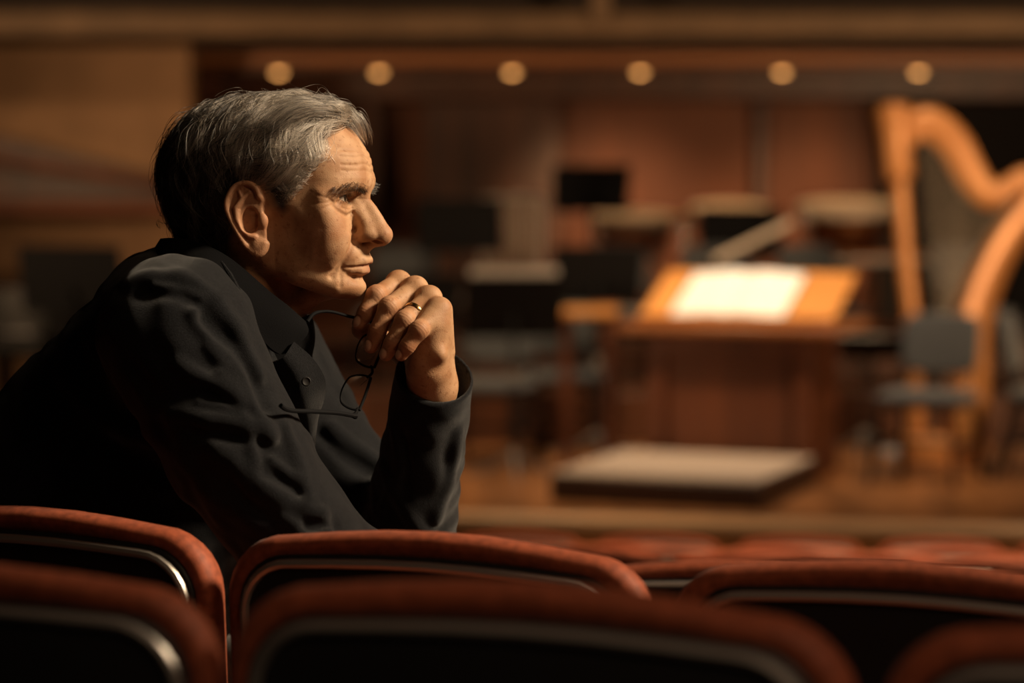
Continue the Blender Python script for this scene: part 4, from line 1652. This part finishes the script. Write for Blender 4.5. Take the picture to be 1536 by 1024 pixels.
# =================================================================== podium, desk and score
DA = math.radians(-21)
ex = np.array((math.cos(DA), math.sin(DA), 0))
ey = np.array((-math.sin(DA), math.cos(DA), 0))
pc = on_z(1140, 768, STAGE)
pod = empty('conductor_podium', pc - ex * .525 + ey * .55, DA)
tag(pod, 'low square wooden podium with a pale carpet top in front of the score desk', 'podium')
b = MB()
b.box((0, 0, .066), (1.05, 1.10, .132))
part(b, 'base', M_PODIUM, pod, bevel=.012)
b = MB()
b.box((0, 0, .1385), (1.03, 1.08, .013))
part(b, 'carpet_top', M_MAT, pod, bevel=.005)

desk = empty('conductor_desk', P(1215, 700, 12.42) * (1, 1, 0) + np.array((0, 0, STAGE)) - ex * .4375 + ey * .31, DA)
tag(desk, 'wooden cabinet desk with a broad ledge and a slanted golden board on top', 'desk')
b = MB()
W, Dp, H = .875, .62, .76
b.box((0, .01, H / 2), (W - .03, Dp - .05, H))
part(b, 'cabinet', M_REDWOOD, desk, bevel=.004)
for s in (-1, 1):
    for e in (-1, 1):
        b = MB()
        b.box((s * (W / 2 - .045), e * (Dp / 2 - .02), H / 2), (.09, .04, H))
        part(b, 'corner_post', M_REDWOOD, desk, bevel=.006)
for zz, hh in ((.06, .12), (H - .055, .11)):
    b = MB()
    b.box((0, -Dp / 2 + .02, zz), (W - .18, .036, hh))
    part(b, 'rail', M_REDWOOD, desk, bevel=.006)
b = MB()
b.box((0, -Dp / 2 + .036, H / 2), (W - .22, .02, H - .27))
part(b, 'recessed_panel', M_REDWOOD, desk, bevel=.008)
for s in (-1, 1):
    b = MB()
    b.box((s * (W / 2 - .008), 0, H / 2), (.016, Dp - .26, H - .20))
    part(b, 'side_panel', M_REDWOOD, desk, bevel=.005)
b = MB()
b.box((-.0, .02, H + .025), (1.17, .86, .05))
part(b, 'ledge', M_LEDGE, desk, bevel=.012)
TILT = math.radians(23)
by0, bz0 = -.345, H + .063
bm_ = Matrix.Rotation(TILT, 3, 'X')
b = MB()
b.box(tuple(Vector((.035, by0, bz0)) + bm_ @ Vector((0, .30, 0))), (1.04, .60, .022), M=bm_)
brd = part(b, 'slanted_board', M_OAK, desk, bevel=.006)
brd['label'] = 'golden oak slanted reading board'
b = MB()
b.box(tuple(Vector((.035, by0, bz0)) + bm_ @ Vector((0, .008, .020))), (1.04, .016, .026), M=bm_)
part(b, 'page_stop', M_OAK, desk, bevel=.004)
for s in (-1, 1):
    b = MB()
    xx = .035 + s * .42
    pr_ = [(by0 + .02, H + .05), (by0 + .54, H + .05), (by0 + .54, H + .063 + .21), (by0 + .02, H + .055)]
    b.layers([[(xx + e, y, z) for y, z in pr_] for e in (-.012, .012)])
    part(b, 'board_support', M_REDWOOD, desk)
# the open score
bo = Vector((.035 - .52 + .154 * 1.04 + .311, by0, bz0)) + bm_ @ Vector((0, .024, .0150))
ow = np.array(desk.location) + np.array(rotm(DA) @ bo)
score = empty('open_score', ow, DA)
tag(score, 'large open music score with white pages lying on the slanted golden board', 'music score')


def pages(s):
    n = 14
    top, bot = [], []
    for i in range(n + 1):
        t = i / n
        u = s * t * .305
        top.append((u, .004 + .022 * math.sin(math.pi * min(1, t * 1.02) ** .55) * (1 - t * .55)))
        bot.append((u, .003))
    vs, fs = [], []
    for y in (0, .53):
        for (u, h) in top:
            vs.append(tuple(bm_ @ Vector((u, y, h))))
        for (u, h) in bot:
            vs.append(tuple(bm_ @ Vector((u, y, h))))
    N = n + 1
    for i in range(n):
        fs.append((i, i + 1, 2 * N + i + 1, 2 * N + i))
        fs.append((N + i + 1, N + i, 3 * N + i, 3 * N + i + 1))
        fs.append((i + 1, i, N + i, N + i + 1))
        fs.append((2 * N + i, 2 * N + i + 1, 3 * N + i + 1, 3 * N + i))
    fs.append((n, 2 * N + n, 3 * N + n, N + n))
    fs.append((0, N, 3 * N, 2 * N))
    q = MB()
    q.add(vs, fs)
    return q


for s in (-1, 1):
    pages(s).build('page_block', M_PAPER, score, angle=60)
b = MB()
b.box(tuple(bm_ @ Vector((0, .265, .0013))), (.63, .545, .0026), M=bm_)
part(b, 'cover', M_WOODDARK, score)

# =================================================================== harp
hb = on_z(1402, 692, STAGE)
Dh = PX(hb)[2]
harp = empty('concert_harp', hb)
tag(harp, 'golden concert harp with a thick round column standing at the right behind the blue chair', 'harp')
hp = lambda px, py, dd=0.0: Vector(P(px, py, Dh + dd) - hb)
b = MB()
colpts = [hp(1378, 680), hp(1374, 600), hp(1366, 470), hp(1357, 380), hp(1351, 300), hp(1349, 268)]
b.tube(colpts, [.052, .050, .048, .046, .046, .050], 20)
col_o = part(b, 'column', M_GILT, harp, angle=60)
b = MB()
b.tube([hp(1349.5, 272), hp(1348, 264), hp(1347, 256), hp(1344, 225), hp(1342, 195), hp(1341, 180), hp(1341, 172), hp(1341, 160), hp(1341, 155)],
       [.060, .088, .082, .084, .088, .098, .104, .092, .04], 24)
part(b, 'capital', M_GILT, harp, angle=60)
neck = spline(np.array([(1358, 196), (1395, 186), (1430, 214), (1456, 262), (1484, 294), (1512, 282), (1540, 268), (1566, 285)], float), 40)
nth = spline(np.array([[.085], [.088], [.088], [.084], [.07], [.058], [.06], [.05]]), 40)[:, 0]
b = MB()
rings = []
for i, (px, py) in enumerate(neck):
    q = neck[min(i + 1, 39)] - neck[max(i - 1, 0)]
    q = q / np.linalg.norm(q)
    nn = np.array((q[1], -q[0]))
    c = hp(px, py)
    N3 = Vector((nn[0], 0, -nn[1]))
    t = nth[i]
    w = .032
    rings.append([tuple(c + N3 * (t * a) + Vector((0, w * e, 0))) for a, e in ((1, -.5), (1.06, 0), (1, .5), (.6, 1), (-.7, 1), (-1, .6), (-1.02, 0), (-1, -.6), (-.7, -1), (.6, -1))])
b.layers(rings)
part(b, 'neck', M_GILT, harp, angle=50)
SBL = spline(np.array([(1566, 272), (1496, 362), (1450, 463), (1440, 560), (1434, 668)], float), 101)
sbox = lambda t: SBL[int(round(t * 100))]
b = MB()
rings = []
for t in np.linspace(0, 1, 14):
    px, py = sbox(t)
    c = hp(px, py)
    w = .060 + .155 * t                 # depth across
    d = .105 + .065 * t                 # thickness of the body
    dirx = Vector((1, 0, -.28)).normalized()
    rings.append([tuple(c + Vector((0, e * w, 0)) + dirx * (d * a)) for a, e in ((-.25, -1), (-.42, -.5), (-.45, 0), (-.42, .5), (-.25, 1), (.35, 1), (.9, .65), (1.15, 0), (.9, -.65), (.35, -1))])
b.layers(rings)
part(b, 'soundbox', M_GILT, harp, angle=50)
b = MB()
b.box(tuple(Vector((.02, 0, .075))), (.42, .36, .15))
part(b, 'pedal_base', M_GILT, harp, bevel=.03, seg=3)
for k in range(7):
    b = MB()
    b.tube([(-.20, -.12 + .04 * k, .06), (-.27, -.12 + .04 * k, .05), (-.30, -.12 + .04 * k, .055)], .008, 6)
    part(b, 'pedal', M_STEEL, harp)
for k in range(32):
    t = k / 31
    n = neck[int(3 + t * 31)]
    u = .93 - .86 * t
    sx, sy = sbox(u)
    b = MB()
    b.tube([hp(n[0], n[1] + 22, -.03), hp(sx - 12, sy, -.0)], .0016, 5)
    part(b, 'string', M_STRING, harp)

# =================================================================== chairs and music stands
def make_chair():
    r = empty('orchestra_chair', (0, 0, 0))
    b = MB()
    rings = []
    for dz, ins in ((0, .02), (.012, .004), (.03, 0), (.05, .006), (.06, .03), (.064, .08)):
        rings.append([((.235 - ins) * math.copysign(abs(math.cos(a)) ** .45, math.cos(a)), (.225 - ins) * math.copysign(abs(math.sin(a)) ** .45, math.sin(a)), .405 + dz) for a in np.linspace(0, 2 * math.pi, 28, endpoint=False)])
    b.layers(rings)
    part(b, 'seat', M_BLUEFABRIC, r, angle=60)
    b = MB()
    rings = []
    for dy, ins in ((-.03, .03), (-.026, .008), (-.01, 0), (.012, 0), (.024, .012), (.028, .04)):
        ring = []
        for a in np.linspace(0, 2 * math.pi, 28, endpoint=False):
            x = (.205 - ins) * math.copysign(abs(math.cos(a)) ** .4, math.cos(a))
            z = (.155 - ins) * math.copysign(abs(math.sin(a)) ** .4, math.sin(a))
            ring.append((x, .225 + dy + .18 * z + .25 * x * x * -1, .70 + z))
        rings.append(ring)
    b.layers(rings)
    part(b, 'backrest', M_BLUEFABRIC, r, angle=60)
    for s in (-1, 1):
        b = MB()
        b.tube([(s * .19, -.18, .40), (s * .225, -.24, 0)], .015, 8)
        part(b, 'leg', M_BLACKMETAL, r)
        b = MB()
        b.tube([(s * .19, .16, .40), (s * .225, .27, 0)], .015, 8)
        part(b, 'leg', M_BLACKMETAL, r)
        b = MB()
        b.tube([(s * .17, .14, .41), (s * .18, .20, .47), (s * .18, .235, .66)], .011, 8)
        part(b, 'back_post', M_BLACKMETAL, r)
    b = MB()
    b.tube([(-.19, -.18, .40), (.19, -.18, .40), (.19, .16, .40), (-.19, .16, .40), (-.19, -.18, .40)], .012, 8)
    part(b, 'seat_frame', M_BLACKMETAL, r)
    for s in (-1, 1):
        b = MB()
        b.tube([(s * .207, -.21, .20), (s * .207, .215, .20)], .011, 8)
        part(b, 'stretcher', M_BLACKMETAL, r)
    b = MB()
    b.tube([(-.207, .0, .20), (.207, .0, .20)], .011, 8)
    part(b, 'stretcher', M_BLACKMETAL, r)
    return r


def make_stand(hgt, tilt):
    r = empty('music_stand', (0, 0, 0))
    M3 = Matrix.Rotation(tilt, 3, 'X')           # the desk faces local +y, the player
    c = Vector((0, 0, hgt))
    b = MB()
    b.box(tuple(c), (.52, .006, .33), M=M3)
    b.box(tuple(c + M3 @ Vector((0, .003, .165))), (.52, .016, .008), M=M3)
    dk = part(b, 'desk', M_BLACKMETAL, r, bevel=.002)
    b = MB()
    b.box(tuple(c + M3 @ Vector((0, .032, -.163))), (.52, .062, .006), M=M3)
    part(b, 'lip', M_BLACKMETAL, dk)
    b = MB()
    q = c + M3 @ Vector((0, -.010, -.04))
    b.tube([tuple(q), (0, -.03, min(hgt - .10, q.z - .05)), (0, -.03, .10)], [.010, .012, .012], 10)
    part(b, 'pole', M_BLACKMETAL, r)
    b = MB()
    b.lathe([(.012, .50), (.022, .505), (.022, .56), (.012, .565)], 12, c=(0, -.03, 0))
    part(b, 'collar', M_GREYMETAL, r)
    for k in range(3):
        a = k * 2.094 + .5
        b = MB()
        b.tube([(0, -.03, .14), (.12 * math.cos(a), -.03 + .12 * math.sin(a), .055), (.28 * math.cos(a), -.03 + .28 * math.sin(a), .010)], [.012, .010, .010], 8)
        part(b, 'foot', M_GREYMETAL, r)
    return r


def on_floor(px, D, z=STAGE):
    q = P(px, 500, D)
    return np.array((q[0], q[1], z + .004))


RISER = .30
RISER2 = .50
b = MB()
b.box((1.9, 17.15, STAGE + RISER2 / 2), (7.4, 2.4, RISER2))
rs = b.build('orchestra_riser', M_WOODDARK, None, bevel=.01)
tag(rs, 'higher dark wooden riser along the back wall of the stage', 'platform')
b = MB()
b.box((1.9, 15.10, STAGE + RISER / 2), (7.4, 1.66, RISER))
rs = b.build('orchestra_riser', M_WOODDARK, None, bevel=.01)
tag(rs, 'lower dark wooden riser behind the front desks of the orchestra', 'platform')

chair0 = make_chair()
CH = [  # column, distance, floor, turn, label
    (1392, 12.45, STAGE, 152, 'slate blue padded chair standing beside the harp, angled towards the desk'),
    (735, 13.2, STAGE, 165, 'dark padded chair with a lit seat just right of the hand of the man'),
    (846, 13.9, STAGE, 190, 'dark padded chair left of the desk behind the small wooden table'),
    (1578, 12.6, STAGE, 250, 'dark blue chair cut off by the right edge beside the harp'),
    (596, 14.75, STAGE + RISER, 170, 'dark chair on the lower riser right behind the glasses of the man'),
    (930, 14.9, STAGE + RISER, 185, 'dark chair on the lower riser behind the left end of the desk'),
    (1075, 14.8, STAGE + RISER, 180, 'dark chair on the lower riser behind the open score'),
    (1235, 14.9, STAGE + RISER, 200, 'dark chair on the lower riser left of the harp column'),
    (1460, 15.0, STAGE + RISER, 190, 'dark chair on the lower riser seen through the harp strings'),
]
for i, (px, D, z, rot, lab) in enumerate(CH):
    o = chair0 if i == 0 else copy_tree(chair0)
    o.location = tuple(on_floor(px, D, z))
    o.rotation_euler = (0, 0, math.radians(rot - 180))
    tag(o, lab, 'chair', 'orchestra chairs on the stage')

ST = [  # column, distance, floor, desk centre height, tilt, turn, label
    (770, 12.6, STAGE, .89, .30, 6, 'black music stand with an added pale sheet along its top edge, right of the man'),
    (108, 11.9, STAGE, 1.06, .25, -8, 'black music stand standing behind the shoulder of the man at the left'),
    (895, 13.6, STAGE, 1.02, .30, 10, 'large black music stand directly left of the slanted desk board'),
    (690, 14.7, STAGE + RISER, .98, .30, -4, 'black music stand on the riser level with the nose of the man'),
    (886, 16.2, STAGE + RISER2, 1.00, .35, 5, 'highest black music stand against the panelled wall'),
    (1300, 13.75, STAGE, .60, 1.15, -15, 'low music stand with a nearly flat desk between desk and blue chair'),
    (1560, 13.8, STAGE, .98, .35, -20, 'black music stand cut off by the right edge behind the harp'),
    (622, 13.7, STAGE, .86, .35, 12, 'black music stand behind the knuckles of the man'),
    (1110, 15.4, STAGE + RISER, .92, .35, -6, 'black music stand behind the middle of the open score'),
]
for i, (px, D, z, h, tl, rot, lab) in enumerate(ST):
    o = make_stand(h, tl)
    o.location = tuple(on_floor(px, D, z))
    o.rotation_euler = (0, 0, math.radians(rot))
    tag(o, lab, 'music stand', 'music stands on the stage')
# pale sheet added for the bright top edge of the first stand
loc = on_floor(770, 12.6)
fo = empty('added_sheet', loc + np.array((0, 0, .89)), math.radians(6))
tag(fo, 'pale sheet added for the lit top edge of the stand right of the hand', 'sheet music')
b = MB()
M3 = Matrix.Rotation(.30, 3, 'X')
b.box(tuple(M3 @ Vector((0, .0165, .045))), (.46, .004, .33), M=M3)
part(b, 'pages', M_PAPER, fo)

loc = on_floor(1300, 13.75)
fo = empty('added_sheet', loc + np.array((0, 0, .60)), math.radians(-15))  # pale sheet added to give the low stand a bright desk
tag(fo, 'pale sheet added to brighten the low flat music stand between desk and blue chair', 'sheet music')
M3 = Matrix.Rotation(1.15, 3, 'X')
b = MB()
b.box(tuple(M3 @ Vector((0, .0165, .012))), (.44, .004, .29), M=M3)
part(b, 'pages', M_PAPER, fo)

# small side table left of the desk
tb = empty('side_table', on_floor(884, 13.0), math.radians(-10))
tag(tb, 'small wooden side table with a lit top just left of the desk', 'table')
b = MB()
b.box((0, 0, .845), (.30, .30, .04))
part(b, 'tabletop', M_OAK, tb, bevel=.006)
for sx in (-1, 1):
    for sy in (-1, 1):
        b = MB()
        b.box((sx * .12, sy * .12, .413), (.03, .03, .826))
        part(b, 'leg', M_REDWOOD, tb, bevel=.004)

# microphone stand with a long boom
mc = empty('microphone_stand', on_floor(1108, 13.75))
tag(mc, 'microphone stand with a slanting grey boom above the score', 'microphone stand')
base = np.array(mc.location)
b = MB()
b.tube([(0, 0, .02), (0, 0, 1.14)], .011, 10)
part(b, 'pole', M_BLACKMETAL, mc)
b = MB()
b.tube([P(1188, 333, 13.75) - base, P(1072, 390, 13.75) - base], .020, 12)
part(b, 'boom', M_RIM, mc)
b = MB()
b.lathe([(.16, 0), (.16, .018), (.03, .03), (.014, .04)], 24)
part(b, 'base', M_BLACKMETAL, mc)
b = MB()
q0, q1 = P(1072, 390, 13.75) - base, P(1064, 394, 13.75) - base
b.tube([q0, (q0 + q1) / 2, q1], [.020, .026, .018], 12)
part(b, 'microphone', M_BLACKMETAL, mc)

# =================================================================== percussion at the back
def timpani(px, py, D, wpx, lab):
    r_ = wpx / FPX * D / 2
    top = zpx(py, D)
    z0 = STAGE + RISER2
    h = top - z0
    t = empty('kettledrum', on_floor(px, D, z0))
    tag(t, lab, 'drum', 'kettledrums on the riser')
    TM = Matrix.Rotation(math.radians(7), 3, 'X')            # heads tipped a little towards the hall
    tc_ = (0, 0, h - .03)
    b = MB()
    b.lathe([(.10, -r_ * 1.25), (.6 * r_, -r_ * 1.05), (.85 * r_, -r_ * .75), (.97 * r_, -r_ * .35), (r_, -.05)], 32, c=tc_, M=TM)
    part(b, 'bowl', M_COPPER, t, angle=60)
    b = MB()
    b.lathe([(r_ * 1.0, -.065), (r_ * 1.05, -.06), (r_ * 1.06, -.02), (r_ * 1.05, 0), (r_ * 1.0, .002)], 32, c=tc_, M=TM)
    part(b, 'rim', M_RIM, t, angle=60)
    b = MB()
    b.lathe([(r_ * .99, -.01), (r_ * .98, .004), (.001, .004)], 32, c=tc_, M=TM)
    part(b, 'drumhead', M_DRUMSKIN, t)
    b = MB()
    b.lathe([(.16, 0), (.17, .03), (.05, .06), (.05, h - r_ * 1.2)], 20)
    part(b, 'pedestal', M_BLACKMETAL, t)
    for k in range(4):
        a = k * math.pi / 2 + .6
        b = MB()
        b.tube([(r_ * 1.05 * math.cos(a), r_ * 1.05 * math.sin(a), h - .11), (r_ * 1.08 * math.cos(a), r_ * 1.08 * math.sin(a), h - r_ * .7), (.09 * math.cos(a), .09 * math.sin(a), .12)], .013, 8)
        part(b, 'strut', M_CHROME, t)


timpani(950, 316, 16.6, 122, 'leftmost copper kettledrum with a bright rim above the slanted board')
timpani(1094, 303, 17.1, 116, 'middle copper kettledrum with a bright rim behind the microphone boom')
timpani(1268, 300, 16.5, 142, 'largest kettledrum with a bright rim just left of the harp column')

# tubular bells
z0 = STAGE + RISER2
tbz = empty('tubular_bells', on_floor(768, 16.3, z0))
tag(tbz, 'set of upright chrome tubular bells left of the kettledrums', 'tubular bells')
b = MB()
htop = zpx(298, 16.3) - z0
for s in (-1, 1):
    b.tube([(s * .20, 0, .02), (s * .20, 0, htop)], .016, 8)
    b.tube([(s * .20, -.2, .02), (s * .20, .2, .02)], .016, 8)
b.tube([(-.20, 0, htop), (.20, 0, htop)], .018, 8)
b.tube([(-.20, 0, .18), (.20, 0, .18)], .014, 8)
part(b, 'frame', M_GREYMETAL, tbz)
for k in range(8):
    b = MB()
    b.tube([(-.155 + k * .0443, .0, htop - .03), (-.155 + k * .0443, 0, .28 + .03 * k)], .015, 10)
    part(b, 'tube', M_OLDSTEEL, tbz)

# xylophone right of the desk
zt = zpx(384, 15.5)
z0 = STAGE + RISER
xy = empty('xylophone', on_floor(1330, 15.5, z0), math.radians(4))
tag(xy, 'xylophone on a pale metal frame behind the harp column', 'xylophone')
h = zt - z0
b = MB()
for s in (-1, 1):
    b.tube([(-.42, s * .17, h - .03), (.42, s * .12, h - .03)], .018, 8)
    for e in (-1, 1):
        b.tube([(e * .38, s * .15, h - .03), (e * .38, s * .18, .02)], .014, 8)
part(b, 'frame', M_GREYMETAL, xy)
for k in range(20):
    b = MB()
    b.box((-.39 + k * .041, 0, h), (.033, .34 - .006 * k, .018))
    part(b, 'bar', M_BEAM, xy, bevel=.003)

# cymbal on a chrome stand between the drums
cs = empty('cymbal_stand', on_floor(1026, 15.75, STAGE + RISER))
tag(cs, 'chrome cymbal stand between the left and middle kettledrums', 'cymbal stand')
hz = zpx(326, 15.75) - STAGE - RISER
b = MB()
b.tube([(0, 0, .18), (0, 0, hz)], .020, 10)
part(b, 'pole', M_CHROME, cs)
for k in range(3):
    a = k * 2.094 + .3
    b = MB()
    b.tube([(0, 0, .32), (.26 * math.cos(a), .26 * math.sin(a), .01)], .011, 8)
    part(b, 'leg', M_CHROME, cs)
b = MB()
b.lathe([(.02, hz + .035), (.035, hz + .02), (.11, hz + .008), (.19, hz), (.19, hz - .003), (.10, hz + .003), (.02, hz + .012)], 32)
part(b, 'cymbal', mat('brass_cymbal', (.70, .42, .15), rough=.3, metal=1.0), cs)

# black grand piano added to fill the darkness at the far left
pn = empty('added_piano', on_floor(0, 13.7), math.radians(-12))
tag(pn, 'closed black grand piano added to darken the far left of the stage', 'piano')
out = spline(np.array([(-.75, -.85), (.75, -.85), (.75, -.2), (.70, .35), (.30, .75), (.05, 1.0), (-.35, 1.12), (-.70, .95), (-.75, .5)], float), 60)
b = MB()
b.layers([[(x, y, z) for x, y in out] for z in (.62, .64, .94, .96)])
part(b, 'case', M_LACQUER, pn, angle=50)
b = MB()
b.layers([[(x * 1.015, y * 1.015, z) for x, y in out] for z in (.965, .985)])
part(b, 'lid', M_LACQUER, pn, angle=50)
b = MB()
b.box((0, -.90, .70), (1.36, .20, .10))
part(b, 'keyboard', M_LACQUER, pn, bevel=.01)
for (x, y) in ((-.6, -.65), (.6, -.65), (-.35, .85)):
    b = MB()
    b.lathe([(.035, 0), (.045, .06), (.04, .1), (.065, .62)], 12, c=(x, y, 0))
    part(b, 'leg', M_LACQUER, pn)
# =================================================================== light
def lamp(name, kind, loc, target, power, size, color, angle=60, blend=.6):
    l = bpy.data.lights.new(name, kind)
    l.energy = power
    l.color = color
    if kind == 'SPOT':
        l.shadow_soft_size = size
        l.spot_size = math.radians(angle)
        l.spot_blend = blend
    else:
        l.size = size
    o = bpy.data.objects.new(name, l)
    COL.objects.link(o)
    o.location = tuple(float(c) for c in loc)
    o.rotation_euler = (Vector(target) - Vector(o.location)).to_track_quat('-Z', 'Y').to_euler()
    return o


WARM = (1.0, .78, .53)
lamp('house_spotlight', 'SPOT', HO + 4.2 * np.array((.84, -.09, .535)), HO + np.array((.15, .1, -.2)), 1380, .40, WARM, 30, .9)
lamp('fill_light', 'SPOT', HO + 3.6 * np.array((.62, -.62, .48)), HO + np.array((0, 0, -.1)), 44, .5, (1, .62, .36), 36, .9)  # added fill for the near side of the face, no known source
lamp('fill_light', 'SPOT', (.9, -.6, 4.6), (.22, 1.5, 2.1), 80, .25, (1, .70, .46), 26, .9)  # added behind the camera to brighten the steel strips of the seats
dk = np.array(desk.location)
lamp('stage_spotlight', 'SPOT', dk + np.array((.7, -.5, 5.0)), dk + np.array((0, -.3, .5)), 330, .25, (1, .85, .70), 40, .8)
lamp('stage_spotlight', 'SPOT', (3.0, 9.5, 6.6), (2.4, 13.2, 1.8), 1000, .3, (1, .68, .38), 50, .9)
lamp('stage_spotlight', 'SPOT', (-.8, 11.0, 6.6), (-.1, 13.0, 1.2), 1050, .3, (1, .68, .38), 55, .9)
for xx, pw in ((.75, 240), (2.35, 140)):
    lamp('wall_washer', 'SPOT', (xx, 16.5, 3.05), (xx, 18.9, 1.85), pw, .15, (1, .55, .26), 56, 1)
lamp('wall_washer', 'SPOT', (-3.4, 12.0, 5.6), (-3.3, 15.6, 2.75), 165, .3, (1, .62, .33), 60, 1)
lamp('beam_fill', 'SPOT', (5.0, 8.5, 2.9), (1.5, 16.0, 3.42), 800, .3, (1, .62, .33), 62, 1)  # pair of lamps added out of view to brighten the balcony beams
lamp('beam_fill', 'SPOT', (-4.6, 8.5, 2.9), (.5, 16.0, 3.42), 600, .3, (1, .62, .33), 62, 1)
for k, px in enumerate((418, 568, 768, 960, 1173, 1378)):
    q = P(px, 104, 16.7)
    lamp('downlight_beam', 'SPOT', q - np.array((0, 0, .02)), q - np.array((0, -.15, 1)), 95, .04, (1, .62, .32), 120, 1)
lamp('house_light', 'SPOT', (2.6, 5.5, 6.8), (1.6, 6.9, 1.2), 2600, .4, (1, .66, .38), 75, 1)

w = bpy.data.worlds.new('dim_hall')
SC.world = w
w.use_nodes = True
w.node_tree.nodes['Background'].inputs[0].default_value = (1, .70, .45, 1)
w.node_tree.nodes['Background'].inputs[1].default_value = .010

SC.view_settings.view_transform = 'Standard'
SC.view_settings.look = 'None'
SC.view_settings.gamma = 1.0
SC.view_settings.exposure = 0.0
SC.view_settings.use_curve_mapping = False
# =================================================================== camera
cam = bpy.data.cameras.new('camera')
cam.lens = 85.0
cam.sensor_width = 36.0
cam.sensor_fit = 'HORIZONTAL'
cam.clip_start = 0.05
cam.clip_end = 200.0
cam.dof.use_dof = True
cam.dof.focus_distance = 2.60
cam.dof.aperture_fstop = 2.8
camera = bpy.data.objects.new('camera', cam)
COL.objects.link(camera)
camera.location = (0, 0, CAMZ)
camera.rotation_euler = (math.pi / 2 - PITCH, 0, 0)
SC.camera = camera
